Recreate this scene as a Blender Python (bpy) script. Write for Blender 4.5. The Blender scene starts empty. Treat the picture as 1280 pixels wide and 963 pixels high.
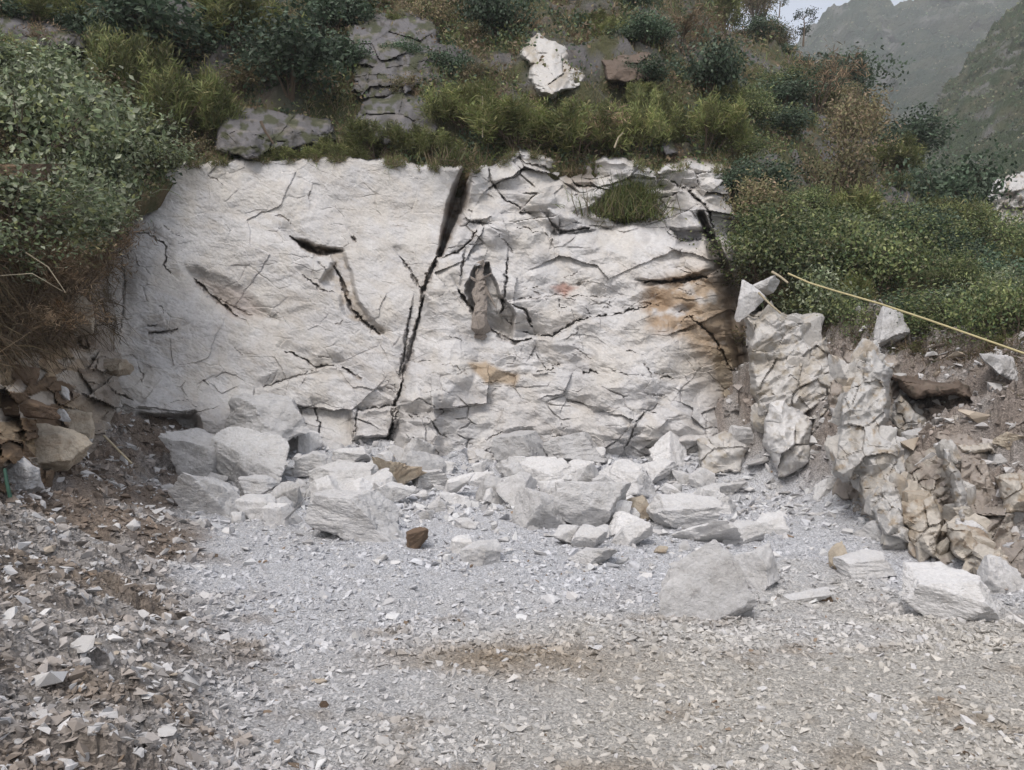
import bpy, bmesh, math, random
import numpy as np
from mathutils import Vector, Matrix
rng = np.random.default_rng(7)
random.seed(7)
S = bpy.context.scene
COL = S.collection
R = math.radians

# ------------------------------------------------------------------ camera, sky, sun, exposure
F, UC, VH, CAMZ = 1005.0, 640.0, 510.0, 1.6          # focal length and horizon in photo pixels
cd = bpy.data.cameras.new('camera'); cam = bpy.data.objects.new('camera', cd); COL.objects.link(cam)
cam.location = (0, 0, CAMZ); cam.rotation_euler = (R(90), 0, 0)
cd.sensor_width = 36; cd.lens = 36*F/1280; cd.shift_y = (VH-481.5)/1280
cd.clip_start = 0.05; cd.clip_end = 5000
S.camera = cam
W = bpy.data.worlds.new('World'); S.world = W; W.use_nodes = True
nt = W.node_tree; bg = nt.nodes['Background']
sky = nt.nodes.new('ShaderNodeTexSky'); sky.sky_type = 'NISHITA'; sky.sun_disc = False
SUN_EL, SUN_AZ = R(53), R(206)                        # azimuth clockwise from +Y
sky.sun_elevation = SUN_EL; sky.sun_rotation = SUN_AZ
sky.dust_density = 6.0; sky.air_density = 1.0; sky.ozone_density = 1.0
veil = nt.nodes.new('ShaderNodeMix'); veil.data_type = 'RGBA'          # thin white overcast over the blue
veil.inputs[0].default_value = 0.55; veil.inputs[7].default_value = (5.2, 5.4, 5.85, 1)
nt.links.new(sky.outputs[0], veil.inputs[6]); nt.links.new(veil.outputs[2], bg.inputs[0]); bg.inputs[1].default_value = 0.15
sl = bpy.data.lights.new('sun', 'SUN'); so = bpy.data.objects.new('sun', sl); COL.objects.link(so)
sl.energy = 1.5; sl.angle = R(16); sl.color = (1.0, 0.985, 0.97)
dirv = Vector((math.sin(SUN_AZ)*math.cos(SUN_EL), math.cos(SUN_AZ)*math.cos(SUN_EL), math.sin(SUN_EL)))
so.rotation_euler = dirv.to_track_quat('Z', 'Y').to_euler(); so.location = dirv*50
S.view_settings.view_transform = 'Standard'; S.view_settings.look = 'None'
S.view_settings.gamma = 1; S.view_settings.use_curve_mapping = False
S.view_settings.exposure = 0.30
S.cycles.max_bounces = 5; S.cycles.diffuse_bounces = 3; S.cycles.volume_bounces = 1

# ------------------------------------------------------------------ noise
_p = np.random.default_rng(3).permutation(256); _p = np.concatenate([_p, _p, _p])
_g = np.random.default_rng(4).normal(size=(256, 3)); _g /= np.linalg.norm(_g, axis=1)[:, None]
def perlin(x, y, z=0.0):
    x, y, z = np.broadcast_arrays(np.asarray(x, float), np.asarray(y, float), np.asarray(z, float))
    xi, yi, zi = np.floor(x).astype(int), np.floor(y).astype(int), np.floor(z).astype(int)
    xf, yf, zf = x-xi, y-yi, z-zi
    fu, fv, fw = [t*t*t*(t*(t*6-15)+10) for t in (xf, yf, zf)]
    out = 0
    for dx in (0, 1):
        for dy in (0, 1):
            for dz in (0, 1):
                h = _p[_p[_p[(xi+dx) & 255]+((yi+dy) & 255)]+((zi+dz) & 255)]
                g = _g[h]
                d = g[..., 0]*(xf-dx)+g[..., 1]*(yf-dy)+g[..., 2]*(zf-dz)
                out = out+d*(fu if dx else 1-fu)*(fv if dy else 1-fv)*(fw if dz else 1-fw)
    return out*1.5
def fbm(x, y, z=0.0, o=4, gain=0.5, lac=2.03):
    s, a, f = 0, 1.0, 1.0
    for i in range(o):
        s = s+a*perlin(np.asarray(x)*f+11.3*i, np.asarray(y)*f-7.1*i, np.asarray(z)*f+3.7*i); a *= gain; f *= lac
    return s
def sstep(a, b, x):
    t = np.clip((np.asarray(x, float)-a)/(b-a), 0, 1); return t*t*(3-2*t)
def softp(x, k=0.15):
    return k*np.logaddexp(0, np.asarray(x)/k)
def voro(u, v, cu, cv, seed, tilt=1.0):
    """faceted cells (jittered lattice of cu x cv pixels): random offset and tilt per cell, and distance to the cell border"""
    a, b = u/cu, v/cv; ia, ib = np.floor(a).astype(int), np.floor(b).astype(int)
    d1 = np.full(u.shape, 1e9); d2 = d1.copy(); val = np.zeros(u.shape); off = np.zeros(u.shape)
    T = np.random.default_rng(seed).random((256, 3)); G = np.random.default_rng(seed+1).normal(size=(256, 2))*tilt
    for di in (-1, 0, 1):
        for dj in (-1, 0, 1):
            h = _p[_p[(ia+di+seed*7) & 255]+((ib+dj+seed*13) & 255)]
            da = a-(ia+di+0.1+0.8*T[h, 0]); db = b-(ib+dj+0.1+0.8*T[h, 1])
            d = da*da+db*db; m = d < d1
            d2 = np.where(m, d1, np.minimum(d2, d)); o = T[h, 2]*2-1
            val = np.where(m, o+1.3*(G[h, 0]*da+G[h, 1]*db), val); off = np.where(m, o, off); d1 = np.where(m, d, d1)
    edge = (np.sqrt(d2)-np.sqrt(d1))*min(cu, cv)
    return np.clip(val, -2.4, 2.4), edge, off
def tri(u, v, c, seed, ang=None):
    """continuous triangular facets of about c units: linear interpolation over a bent lattice"""
    an = seed*1.37 if ang is None else ang
    u, v = u*math.cos(an)+v*math.sin(an), -u*math.sin(an)+v*math.cos(an)
    u, v = u/c+.42*perlin(u/c/1.6, v/c/1.6, seed+.4), v/c+.42*perlin(u/c/1.6, v/c/1.6, seed+8.4)
    i, j = np.floor(u).astype(int), np.floor(v).astype(int); f, g = u-i, v-j
    T = np.random.default_rng(seed+500).uniform(-1, 1, 256)
    h = lambda a, b: T[_p[_p[a & 255]+((b+seed*31) & 255)]]
    v00, v10, v01, v11 = h(i, j), h(i+1, j), h(i, j+1), h(i+1, j+1)
    return np.where(f+g < 1, v00+f*(v10-v00)+g*(v01-v00), v11+(1-f)*(v01-v11)+(1-g)*(v10-v11))
def facets(u, v, c, seed): return tri(u, v, c, seed)+.42*tri(u, v, c*.41, seed+1)+.17*tri(u, v, c*.17, seed+2)
def seg_dist(u, v, pts):
    d = np.full(u.shape, 1e9); tt = np.zeros(u.shape)
    n = len(pts)-1
    for i in range(n):
        (a, b), (c, e) = pts[i][:2], pts[i+1][:2]
        L = (c-a)**2+(e-b)**2
        t = np.clip(((u-a)*(c-a)+(v-b)*(e-b))/L, 0, 1)
        dd = np.hypot(u-(a+t*(c-a)), v-(b+t*(e-b)))
        m = dd < d; d = np.where(m, dd, d); tt = np.where(m, (i+t)/n, tt)
    return d, tt
def inpoly(u, v, poly):
    ins = np.zeros(u.shape, bool); n = len(poly)
    for i in range(n):
        x1, y1 = poly[i]; x2, y2 = poly[(i+1) % n]
        c = ((y1 > v) != (y2 > v)) & (u < (x2-x1)*(v-y1)/(y2-y1+1e-9)+x1)
        ins ^= c
    return ins
def soft_poly(u, v, poly, w):
    d, _ = seg_dist(u, v, list(poly)+[poly[0]])
    return sstep(-w, w, np.where(inpoly(u, v, poly), d, -d))
def P(u, v, d):
    return np.stack([(np.asarray(u)-UC)/F*d, np.asarray(d)+0*np.asarray(u), CAMZ+(VH-np.asarray(v))/F*d], -1)

# ------------------------------------------------------------------ mesh and object helpers
def mesh_np(name, V, faces, col=None, smooth=False):
    """V (n,3); faces (m,k) array of one face size or list of such arrays"""
    me = bpy.data.meshes.new(name)
    fl = faces if isinstance(faces, list) else [faces]
    V = np.asarray(V, np.float32)
    loops = np.concatenate([f.ravel() for f in fl]).astype(np.int32)
    tot = np.concatenate([np.full(len(f), f.shape[1]) for f in fl]).astype(np.int32)
    st = np.concatenate([[0], np.cumsum(tot)[:-1]]).astype(np.int32)
    me.vertices.add(len(V)); me.vertices.foreach_set('co', V.ravel())
    me.loops.add(len(loops)); me.loops.foreach_set('vertex_index', loops)
    me.polygons.add(len(tot)); me.polygons.foreach_set('loop_start', st); me.polygons.foreach_set('loop_total', tot)
    me.polygons.foreach_set('use_smooth', np.full(len(tot), smooth, bool))
    if col is not None:
        a = me.color_attributes.new('Col', 'FLOAT_COLOR', 'POINT')
        c = np.ones((len(V), 4), np.float32); c[:, :3] = col
        a.data.foreach_set('color', c.ravel())
    me.update(calc_edges=True)
    return me
def grid_faces(nr, nc):
    i = np.arange((nr-1)*(nc-1)); r = i//(nc-1); c = i % (nc-1); a = r*nc+c
    return np.stack([a, a+1, a+nc+1, a+nc], 1)
def link(name, me, mat=None, parent=None, loc=None, rot=None, scale=None):
    o = bpy.data.objects.new(name, me); COL.objects.link(o)
    if mat is not None and me is not None and len(me.materials) == 0: me.materials.append(mat)
    if parent is not None: o.parent = parent
    if loc is not None: o.location = [float(t) for t in loc]
    if rot is not None: o.rotation_euler = rot
    if scale is not None: o.scale = scale
    return o
def tag(o, label=None, cat=None, group=None, kind=None):
    if label: o['label'] = label
    if cat: o['category'] = cat
    if group: o['group'] = group
    if kind: o['kind'] = kind
    return o
def tube(pts, rads, n=6):
    pts = [Vector(p) for p in pts]; V = []; Fc = []
    for i, p in enumerate(pts):
        t = (pts[min(i+1, len(pts)-1)]-pts[max(i-1, 0)]).normalized()
        a = t.cross(Vector((0.3, 0.9, 0.2))).normalized(); b = t.cross(a)
        for k in range(n):
            an = 2*math.pi*k/n
            V.append(p+(a*math.cos(an)+b*math.sin(an))*rads[i])
    for i in range(len(pts)-1):
        for k in range(n):
            Fc.append((i*n+k, i*n+(k+1) % n, (i+1)*n+(k+1) % n, (i+1)*n+k))
    return np.array([list(v) for v in V]), np.array(Fc)
def join_tubes(list_):
    V, Fs, o = [], [], 0
    for v, f in list_:
        V.append(v); Fs.append(f+o); o += len(v)
    return np.concatenate(V), np.concatenate(Fs)

# ------------------------------------------------------------------ materials
def mat_new(name):
    m = bpy.data.materials.new(name); m.use_nodes = True
    return m, m.node_tree, m.node_tree.nodes['Principled BSDF']
def N(t, typ, **kw):
    n = t.nodes.new(typ)
    for k, v in kw.items():
        if k in n.inputs.keys(): n.inputs[k].default_value = v
        else: setattr(n, k, v)
    return n
def mixrgb(t, fac, a, b, mode='MIX'):
    n = t.nodes.new('ShaderNodeMix'); n.data_type = 'RGBA'; n.blend_type = mode
    for sock, val in ((n.inputs[0], fac), (n.inputs[6], a), (n.inputs[7], b)):
        if isinstance(val, (int, float)): sock.default_value = val
        elif isinstance(val, tuple): sock.default_value = val if len(val) == 4 else val+(1,)
        else: t.links.new(val, sock)
    return n.outputs[2]
def noise_n(t, scale, detail=4, rough=0.55, coord=None):
    n = N(t, 'ShaderNodeTexNoise', Scale=scale, Detail=detail, Roughness=rough)
    if coord is not None: t.links.new(coord, n.inputs['Vector'])
    return n.outputs[0]
def ramp(t, sock, a, b):
    n = t.nodes.new('ShaderNodeMapRange'); n.inputs[1].default_value = a; n.inputs[2].default_value = b
    t.links.new(sock, n.inputs[0]); return n.outputs[0]
def rock_mat(name, base=None, alt=(0.40, 0.33, 0.25), alt_amt=0.4, bump=0.5, vcol=False, scale=1.0, vary=0.0, dist=0.03, cracks=0.0, speck=0.0):
    m, t, b = mat_new(name)
    if scale > 0: co = t.nodes.new('ShaderNodeTexCoord').outputs['Object']
    else: co = t.nodes.new('ShaderNodeNewGeometry').outputs['Position']
    sc = abs(scale)
    if vcol:
        a = t.nodes.new('ShaderNodeAttribute'); a.attribute_name = 'Col'; c = a.outputs[0]
    else:
        c = mixrgb(t, 1.0, base, (1, 1, 1))
        c = mixrgb(t, 0.0, base, base)
    big = ramp(t, noise_n(t, 2.1*sc, 5, 0.6, co), 0.52, 0.74)
    if alt_amt > 0:
        mm = t.nodes.new('ShaderNodeMath'); mm.operation = 'MULTIPLY'; mm.inputs[1].default_value = alt_amt
        t.links.new(big, mm.inputs[0]); c = mixrgb(t, mm.outputs[0], c, alt)
    if cracks > 0:
        w1 = N(t, 'ShaderNodeTexNoise', Scale=3*sc, Detail=4.0); t.links.new(co, w1.inputs['Vector'])
        ad = t.nodes.new('ShaderNodeMixRGB'); ad.blend_type = 'LINEAR_LIGHT'; ad.inputs[0].default_value = 0.10
        t.links.new(co, ad.inputs[1]); t.links.new(w1.outputs['Color'], ad.inputs[2])
        vo = N(t, 'ShaderNodeTexVoronoi', feature='DISTANCE_TO_EDGE', Scale=2.3*sc); t.links.new(ad.outputs[0], vo.inputs['Vector'])
        msk = ramp(t, noise_n(t, 1.7*sc, 3, .6, co), 0.52, 0.66)
        ck = t.nodes.new('ShaderNodeMapRange'); ck.inputs[1].default_value = 0.0; ck.inputs[2].default_value = 0.022; ck.inputs[3].default_value = 1.0; ck.inputs[4].default_value = 0.0
        t.links.new(vo.outputs['Distance'], ck.inputs[0])
        cm = t.nodes.new('ShaderNodeMath'); cm.operation = 'MULTIPLY'; t.links.new(ck.outputs[0], cm.inputs[0]); t.links.new(msk, cm.inputs[1])
        c2 = t.nodes.new('ShaderNodeMath'); c2.operation = 'MULTIPLY'; c2.inputs[1].default_value = cracks; t.links.new(cm.outputs[0], c2.inputs[0])
        blot = ramp(t, noise_n(t, 6*sc, 6, .7, co), 0.50, 0.70); bm_ = t.nodes.new('ShaderNodeMath'); bm_.operation = 'MULTIPLY'; bm_.inputs[1].default_value = 0.45; t.links.new(blot, bm_.inputs[0])
        c = mixrgb(t, bm_.outputs[0], c, tuple(.72*q for q in alt))
        c = mixrgb(t, c2.outputs[0], c, (0.11, 0.10, 0.09))
    fine = noise_n(t, 26*sc, 6, 0.7, co)
    g = ramp(t, fine, 0.25, 0.75)
    mul = t.nodes.new('ShaderNodeMapRange'); mul.inputs[3].default_value = 0.84; mul.inputs[4].default_value = 1.13
    t.links.new(g, mul.inputs[0])
    c = mixrgb(t, 1.0, c, mul.outputs[0], 'MULTIPLY')
    if speck > 0:
        vs = N(t, 'ShaderNodeTexVoronoi', Scale=38*sc); t.links.new(co, vs.inputs['Vector'])
        sv = t.nodes.new('ShaderNodeMapRange'); sv.inputs[1].default_value = .2; sv.inputs[2].default_value = .8; sv.inputs[3].default_value = 1-speck; sv.inputs[4].default_value = 1+speck
        t.links.new(vs.outputs['Color'], sv.inputs[0]); c = mixrgb(t, 1.0, c, sv.outputs[0], 'MULTIPLY')
    if vary > 0:
        oi = t.nodes.new('ShaderNodeObjectInfo')
        mv = t.nodes.new('ShaderNodeMapRange'); mv.inputs[3].default_value = 1-vary; mv.inputs[4].default_value = 1+vary*0.6
        t.links.new(oi.outputs['Random'], mv.inputs[0]); c = mixrgb(t, 1.0, c, mv.outputs[0], 'MULTIPLY')
    t.links.new(c, b.inputs['Base Color']); b.inputs['Roughness'].default_value = 0.92
    b.inputs['Specular IOR Level'].default_value = 0.15
    h1 = noise_n(t, 9*sc, 8, 0.68, co)
    bp = N(t, 'ShaderNodeBump', Strength=bump, Distance=dist)
    t.links.new(h1, bp.inputs['Height']); t.links.new(bp.outputs[0], b.inputs['Normal'])
    return m
def leaf_mat(name, trans=0.25, vary=0.3):
    m, t, b = mat_new(name)
    a = t.nodes.new('ShaderNodeAttribute'); a.attribute_name = 'Col'; c = a.outputs[0]
    if vary > 0:
        oi = t.nodes.new('ShaderNodeObjectInfo')
        mv = t.nodes.new('ShaderNodeMapRange'); mv.inputs[3].default_value = 1-vary; mv.inputs[4].default_value = 1+vary
        t.links.new(oi.outputs['Random'], mv.inputs[0]); c = mixrgb(t, 1.0, c, mv.outputs[0], 'MULTIPLY')
    t.links.new(c, b.inputs['Base Color']); b.inputs['Roughness'].default_value = 0.6
    b.inputs['Specular IOR Level'].default_value = 0.3
    tr = t.nodes.new('ShaderNodeBsdfTranslucent'); t.links.new(c, tr.inputs[0])
    mx = t.nodes.new('ShaderNodeMixShader'); mx.inputs[0].default_value = trans
    out = t.nodes['Material Output']
    t.links.new(b.outputs[0], mx.inputs[1]); t.links.new(tr.outputs[0], mx.inputs[2]); t.links.new(mx.outputs[0], out.inputs[0])
    return m
def plain_mat(name, col, rough=0.8, nscale=30, amt=0.35):
    m, t, b = mat_new(name)
    co = t.nodes.new('ShaderNodeTexCoord').outputs['Object']
    n = noise_n(t, nscale, 5, 0.6, co)
    mul = t.nodes.new('ShaderNodeMapRange'); mul.inputs[3].default_value = 1-amt; mul.inputs[4].default_value = 1+amt
    t.links.new(n, mul.inputs[0])
    c = mixrgb(t, 1.0, col, mul.outputs[0], 'MULTIPLY')
    t.links.new(c, b.inputs['Base Color']); b.inputs['Roughness'].default_value = rough
    return m
M_FACE = rock_mat('white_rock_face', vcol=True, alt=(0.46, 0.40, 0.33), alt_amt=0.22, bump=0.55, scale=-1, dist=0.04)
M_SOIL = rock_mat('earth', vcol=True, alt=(0.16, 0.12, 0.085), alt_amt=0.3, bump=0.9, scale=-1.4, dist=0.06)
M_HILL = rock_mat('hill_earth', vcol=True, alt=(0.07, 0.075, 0.04), alt_amt=0.5, bump=0.8, scale=-0.7, dist=0.15)
M_GROUND = rock_mat('gravel_ground', vcol=True, alt=(0.33, 0.29, 0.23), alt_amt=0.25, bump=1.0, scale=-2.2, dist=0.05, speck=0.3)
M_GRAVEL = rock_mat('gravel_stone', vcol=True, alt_amt=0.0, bump=0.4, scale=-2.0, dist=0.01)
M_RW = rock_mat('white_stone', base=(0.61, 0.603, 0.60), alt=(0.52, 0.495, 0.46), alt_amt=0.45, bump=0.9, scale=1.3, vary=0.12, cracks=0.35, dist=0.035)
M_RG = rock_mat('grey_stone', base=(0.50, 0.494, 0.492), alt=(0.31, 0.29, 0.26), alt_amt=0.5, bump=0.9, scale=1.3, vary=0.12, cracks=0.35, dist=0.035)
M_RT = rock_mat('tan_stone', base=(0.44, 0.385, 0.31), alt=(0.28, 0.20, 0.13), alt_amt=0.7, bump=0.9, scale=1.6, vary=0.15, cracks=0.35, dist=0.035)
M_RB = rock_mat('brown_stone', base=(0.17, 0.12, 0.085), alt=(0.26, 0.19, 0.13), alt_amt=0.6, bump=0.9, scale=1.6, vary=0.15, cracks=0.35, dist=0.035)
M_SW = rock_mat('white_chip', base=(0.60, 0.592, 0.585), alt=(0.47, 0.445, 0.41), alt_amt=0.3, bump=0.25, scale=0.8, vary=0.12, dist=0.004)
M_SG = rock_mat('grey_chip', base=(0.46, 0.45, 0.44), alt=(0.33, 0.30, 0.27), alt_amt=0.4, bump=0.25, scale=0.8, vary=0.15, dist=0.004)
M_ST = rock_mat('tan_chip', base=(0.42, 0.365, 0.30), alt=(0.28, 0.21, 0.14), alt_amt=0.5, bump=0.25, scale=0.8, vary=0.15, dist=0.004)
M_RH = rock_mat('weathered_stone', base=(0.235, 0.225, 0.225), alt=(0.12, 0.115, 0.105), alt_amt=0.8, bump=0.9, scale=1.0, vary=0.2, cracks=0.35, dist=0.035)
M_FAR = rock_mat('mountain_cover', vcol=True, alt=(0.05, 0.06, 0.03), alt_amt=0.55, bump=0.9, scale=-0.05, dist=3.0)
M_LEAF = leaf_mat('leaf')
M_GRASS = leaf_mat('grass_blade', vary=0.0)
M_BARK = plain_mat('bark', (0.12, 0.09, 0.065), 0.9)
M_DEAD = plain_mat('dead_wood', (0.23, 0.20, 0.175), 0.9, 26, 0.6)
M_DRY = plain_mat('dry_stalk', (0.36, 0.31, 0.22), 0.85)
M_YEL = plain_mat('yellow_hose', (0.42, 0.36, 0.19), 0.55, 6, 0.2)
M_GRN = plain_mat('green_stake', (0.02, 0.07, 0.045), 0.5)

# ------------------------------------------------------------------ ground: pit floor with banks left and right
TOE_L = ((0.3, 2.5, 3.5, 6.0, 8.4, 11, 13, 20), (-.15, -.60, -.95, -2.2, -3.35, -4.4, -4.9, -7))
TOE_R = ((0.3, 3, 5, 7.1, 8.9, 10.8, 12.5, 14, 20), (5.6, 5.0, 4.75, 4.55, 4.35, 3.95, 2.95, 2.6, 2.4))
def ground_parts(x, y):
    dl = np.interp(y, *TOE_L)-x+0.25*fbm(x*0.9, y*0.9, 5.0, 3)
    dr = x-np.interp(y, *TOE_R)+0.3*fbm(x*0.8, y*0.8, 9.0, 3)
    return dl, dr
def ground_z(x, y, detail=True):
    x = np.asarray(x, float); y = np.asarray(y, float)
    dl, dr = ground_parts(x, y)
    z = 0.36*sstep(6.2, 11.2, y)+0.75*sstep(10.6, 13.8, y)
    z = z+0.50*np.minimum(softp(dl), 3.2+0*dl)*0.95
    z = z+0.88*np.minimum(softp(dr, 0.22), 2.35+0.03*dr)
    bank = sstep(0, 0.8, dl)*0.6+sstep(0, 0.8, dr)
    z = z+0.05*fbm(x*0.7, y*0.7, 1.0, 3)+(0.03+0.09*bank)*fbm(x*2.3, y*2.3, 2.0, 4)
    # broken clods on the right bank
    if detail:
        br = sstep(0, 0.6, dr)+0.35*sstep(0, .8, dl)+0.35*sstep(10.5, 12, y)
        f1, e1, _ = voro(x+.6*y, y+.7*z, .62, .34, 41, 1.2); f2, e2, _ = voro(x-.5*y, y+.7*z, .22, .13, 43, 1.2)
        z = z+br*(0.075*f1+0.032*f2+0.06*np.abs(fbm(x*3.1, y*3.1, 14., 3)))+0.012*fbm(x*11, y*11, 2.0, 2)
    return z
def ground_at(u, v):
    ys = np.geomspace(2.2, 17, 900); xs = (u-UC)/F*ys
    vv = VH+(CAMZ-ground_z(xs, ys, False))/ys*F
    k = np.argmax(vv <= v)
    if vv[k] > v: k = len(ys)-1
    return float(xs[k]), float(ys[k]), float(ground_z(xs[k], ys[k]))
def ground_col(x, y):
    dl, dr = ground_parts(x, y)
    n1 = fbm(x*0.55, y*0.55, 21., 4); n2 = fbm(x*1.6, y*1.6, 31., 4)
    dust = np.array([0.495, 0.50, 0.52]); tan = np.array([0.46, 0.437, 0.40]); brown = np.array([0.225, 0.19, 0.16]); grey = np.array([0.315, 0.295, 0.28])
    front = (sstep(7.6, 4.3, y+1.6*n1+.5*n2-0.16*x)*(.25+.75*sstep(-1.3, .5, x+.5*n1)))[..., None]
    c = dust*(1-front)+tan*front
    p = np.maximum(sstep(0.1, 0.7, n2+.4*n1)*sstep(7.5, 5.5, y)*.55, .95*np.exp(-((x+.05)/.75)**2-((y-5.1)/.42)**2)*sstep(-.7, .0, n2))[..., None]
    c = c*(1-p)+np.array([0.27, 0.22, 0.165])*p
    L = sstep(-0.5, 0.5, dl+0.3*n2)[..., None]; c = c*(1-L)+(grey+(brown-grey)*sstep(-0.25, 0.45, n2+0.45*n1)[..., None])*L
    sl = (sstep(6.0, 7.5, y)*sstep(-.1, .5, dl)*sstep(2.6, 1.4, dl)*sstep(-.7, .1, n2+.5*n1))[..., None]*.85; c = c*(1-sl)+np.array([.20, .16, .13])*sl
    _, _, o1 = voro(x+.6*y, y, .5, .3, 47); Rr = sstep(-0.1, 0.7, dr+0.35*n2)[..., None]; n2 = n2+.45*o1; c = c*(1-Rr)+(np.array([0.25, 0.215, 0.19])+(grey-np.array([0.25, 0.215, 0.19]))*sstep(-0.1, 0.6, n2+0.3*n1)[..., None])*Rr
    return c
nr, nc = 420, 620
yy = np.geomspace(0.9, 17, nr)[:, None]; aa = np.linspace(-1.25, 1.25, nc)[None, :]
gx = aa*(yy+0.8)/1.0; gy = yy+0*aa
gz = ground_z(gx, gy)
V = np.stack([gx, gy, gz], -1).reshape(-1, 3)
tag(link('ground', mesh_np('ground', V, grid_faces(nr, nc)[:, ::-1], ground_col(gx, gy).reshape(-1, 3)), M_GROUND),
    'gravelly quarry floor running up to the white rock face', 'ground', kind='structure')
# wide coarse ground all round, well below
qx, qy = np.meshgrid(np.linspace(-480, 480, 61), np.linspace(-100, 470, 61))
qz = -1.2-sstep(5, 80, np.hypot(qx, qy))*14+0*qx
me = mesh_np('valley_ground', np.stack([qx, qy, qz], -1).reshape(-1, 3), grid_faces(61, 61), np.tile([0.2, 0.19, 0.15], (61*61, 1)))
tag(link('valley_ground', me, M_HILL), 'lower valley ground spreading out around the quarry', 'ground', kind='structure')

# ------------------------------------------------------------------ hillside above the face
H_U = (-1000, 0, 150, 240, 420, 580, 700, 800, 900, 960, 1060, 1150, 1280, 1600)
H_V0 = (330, 300, 245, 208, 203, 212, 205, 215, 228, 335, 415, 425, 432, 450)
H_Y0 = (7.2, 9.4, 12.9, 14.9, 15.1, 15.1, 15.3, 15.6, 15.0, 13.4, 12.6, 11.6, 10.4, 9)
R_U = (-1000, 800, 870, 905, 960, 1000, 1030, 1080, 1120, 1150, 1180, 1205, 1235, 1280, 1340, 1600)
R_V = (-160, -160, -30, 34, 50, 76, 114, 154, 198, 240, 268, 292, 330, 360, 390, 436)
R_Y = (36, 38, 42, 46, 46, 45, 42, 38, 34, 30, 28, 26, 22, 18, 14, 10.5)
def hill_depth(u, v):
    t0 = (VH-np.interp(u, H_U, H_V0))/F; y0 = np.interp(u, H_U, H_Y0)
    tr = (VH-np.interp(u, R_U, R_V))/F; yr = np.interp(u, R_U, R_Y)
    dl = (tr-t0)/(yr/y0-1); s = tr+dl
    vb = np.interp(u, H_U, H_V0); t = (VH-np.minimum(v, vb))/F
    return y0*(s-t0)/np.maximum(s-t, 1e-3)+0.012*np.maximum(v-vb, 0)
def hill_rock(x, y): return sstep(-0.1, 0.25, fbm(x*0.30, y*0.30, 40., 4)+.25*fbm(x*1.3, y*1.3, 44., 3))*sstep(15.5, 18, y)
def hill_pt(u, v):
    u = np.asarray(u, float); v = np.asarray(v, float)
    d = hill_depth(u, v); p = P(u, v, d)
    x, y = p[..., 0], p[..., 1]
    n = 0.45*fbm(x*0.22, y*0.22, 3., 3)+0.28*fbm(x*0.7, y*0.7, 6., 4)+0.22*np.abs(fbm(x*1.5, y*1.5+p[..., 2], 8., 3))
    n = n+.45*hill_rock(x, y)*(facets(x*1.0, y*1.4+p[..., 2]*.5, 1.5, 17)+.3)
    vr = np.interp(u, R_U, R_V)
    p[..., 2] = p[..., 2]+n*sstep(0, 25, np.abs(v-vr)+8)*sstep(0.0, 60, np.interp(u, H_U, H_V0)-v+12)-0.15
    return p
hu = np.concatenate([np.linspace(-1000, -40, 70), np.linspace(-36, 1320, 520), np.linspace(1330, 1600, 30)])
tt = np.linspace(0, 1, 330)[:, None]
v0 = np.interp(hu, H_U, H_V0)+26; vr = np.interp(hu, R_U, R_V)
hv = v0+(vr-v0)*tt**0.8; hU = hu[None, :]+0*hv
HP = hill_pt(hU, hv)
back = [HP]
lastp = HP[-1]
for k in range(1, 9):
    q = lastp.copy(); q[:, 1] += k*2.5; q[:, 2] -= 0.10*k*k+0.4*k; q[:, 0] *= 1+0.02*k; back.append(q[None])
HPa = np.concatenate(back, 0)
x, y, z = HPa[..., 0], HPa[..., 1], HPa[..., 2]
n1 = fbm(x*0.30, y*0.30, 40., 4); n2 = fbm(x*1.1, y*1.1, 41., 4); n3 = fbm(x*0.5+7, y*0.5, 43., 3)
c = np.array([0.085, 0.085, 0.045])+0*x[..., None]
def mixc(c, m, k): return c*(1-m[..., None])+np.array(k)*m[..., None]
c = mixc(c, sstep(0.0, 0.5, n2), (0.15, 0.115, 0.07))
c = mixc(c, hill_rock(x, y)*0.95*sstep(-.6, .1, n2), (0.13, 0.125, 0.128))
c = mixc(c, sstep(0.2, 0.6, n3)*0.7*(1-hill_rock(x, y)), (0.055, 0.07, 0.03))
me = mesh_np('hillside', HPa.reshape(-1, 3), grid_faces(HPa.shape[0], HPa.shape[1]), c.reshape(-1, 3))
tag(link('hillside', me, M_HILL), 'steep scrubby hillside rising above the white rock face', 'hillside', kind='structure')

# ------------------------------------------------------------------ the white rock face
fu = np.arange(84, 975, 1.0); fv = np.arange(170, 640, 1.0)
U, Vv = np.meshgrid(fu, fv)
wu = U+6*fbm(U/45, Vv/45, 1., 4); wv = Vv+4*fbm(U/38, Vv/38, 5., 5, .6)      # warped coordinates
CREV = [(588, 196), (577, 235), (566, 272), (550, 318), (534, 350), (524, 392), (512, 440), (502, 480), (492, 515), (486, 552)]
cx = np.interp(Vv, [p[1] for p in CREV], [p[0] for p in CREV])+4*fbm(Vv/22, 0*Vv, 3., 3)
side = sstep(-7, 7, U-cx)                                                      # 0 left slab, 1 right slab
DL = 13.15+(520-Vv)/320*1.55-0.35*sstep(330, 120, U)*1.4+0.22*fbm(U/160, Vv/160, 2., 3)
DR = 12.75+(570-Vv)/350*1.55+0.25*fbm(U/110, Vv/110, 7., 3)
DR = DR-0.75*np.exp(-((U-800)/110)**2-((Vv-470)/95)**2)-0.35*np.exp(-((U-560)/50)**2-((Vv-470)/100)**2)
DR = DR+0.9*sstep(880, 950, U)+0.35*sstep(640, 700, U)*sstep(330, 250, Vv)
D = DL*(1-side)+DR*side
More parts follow.
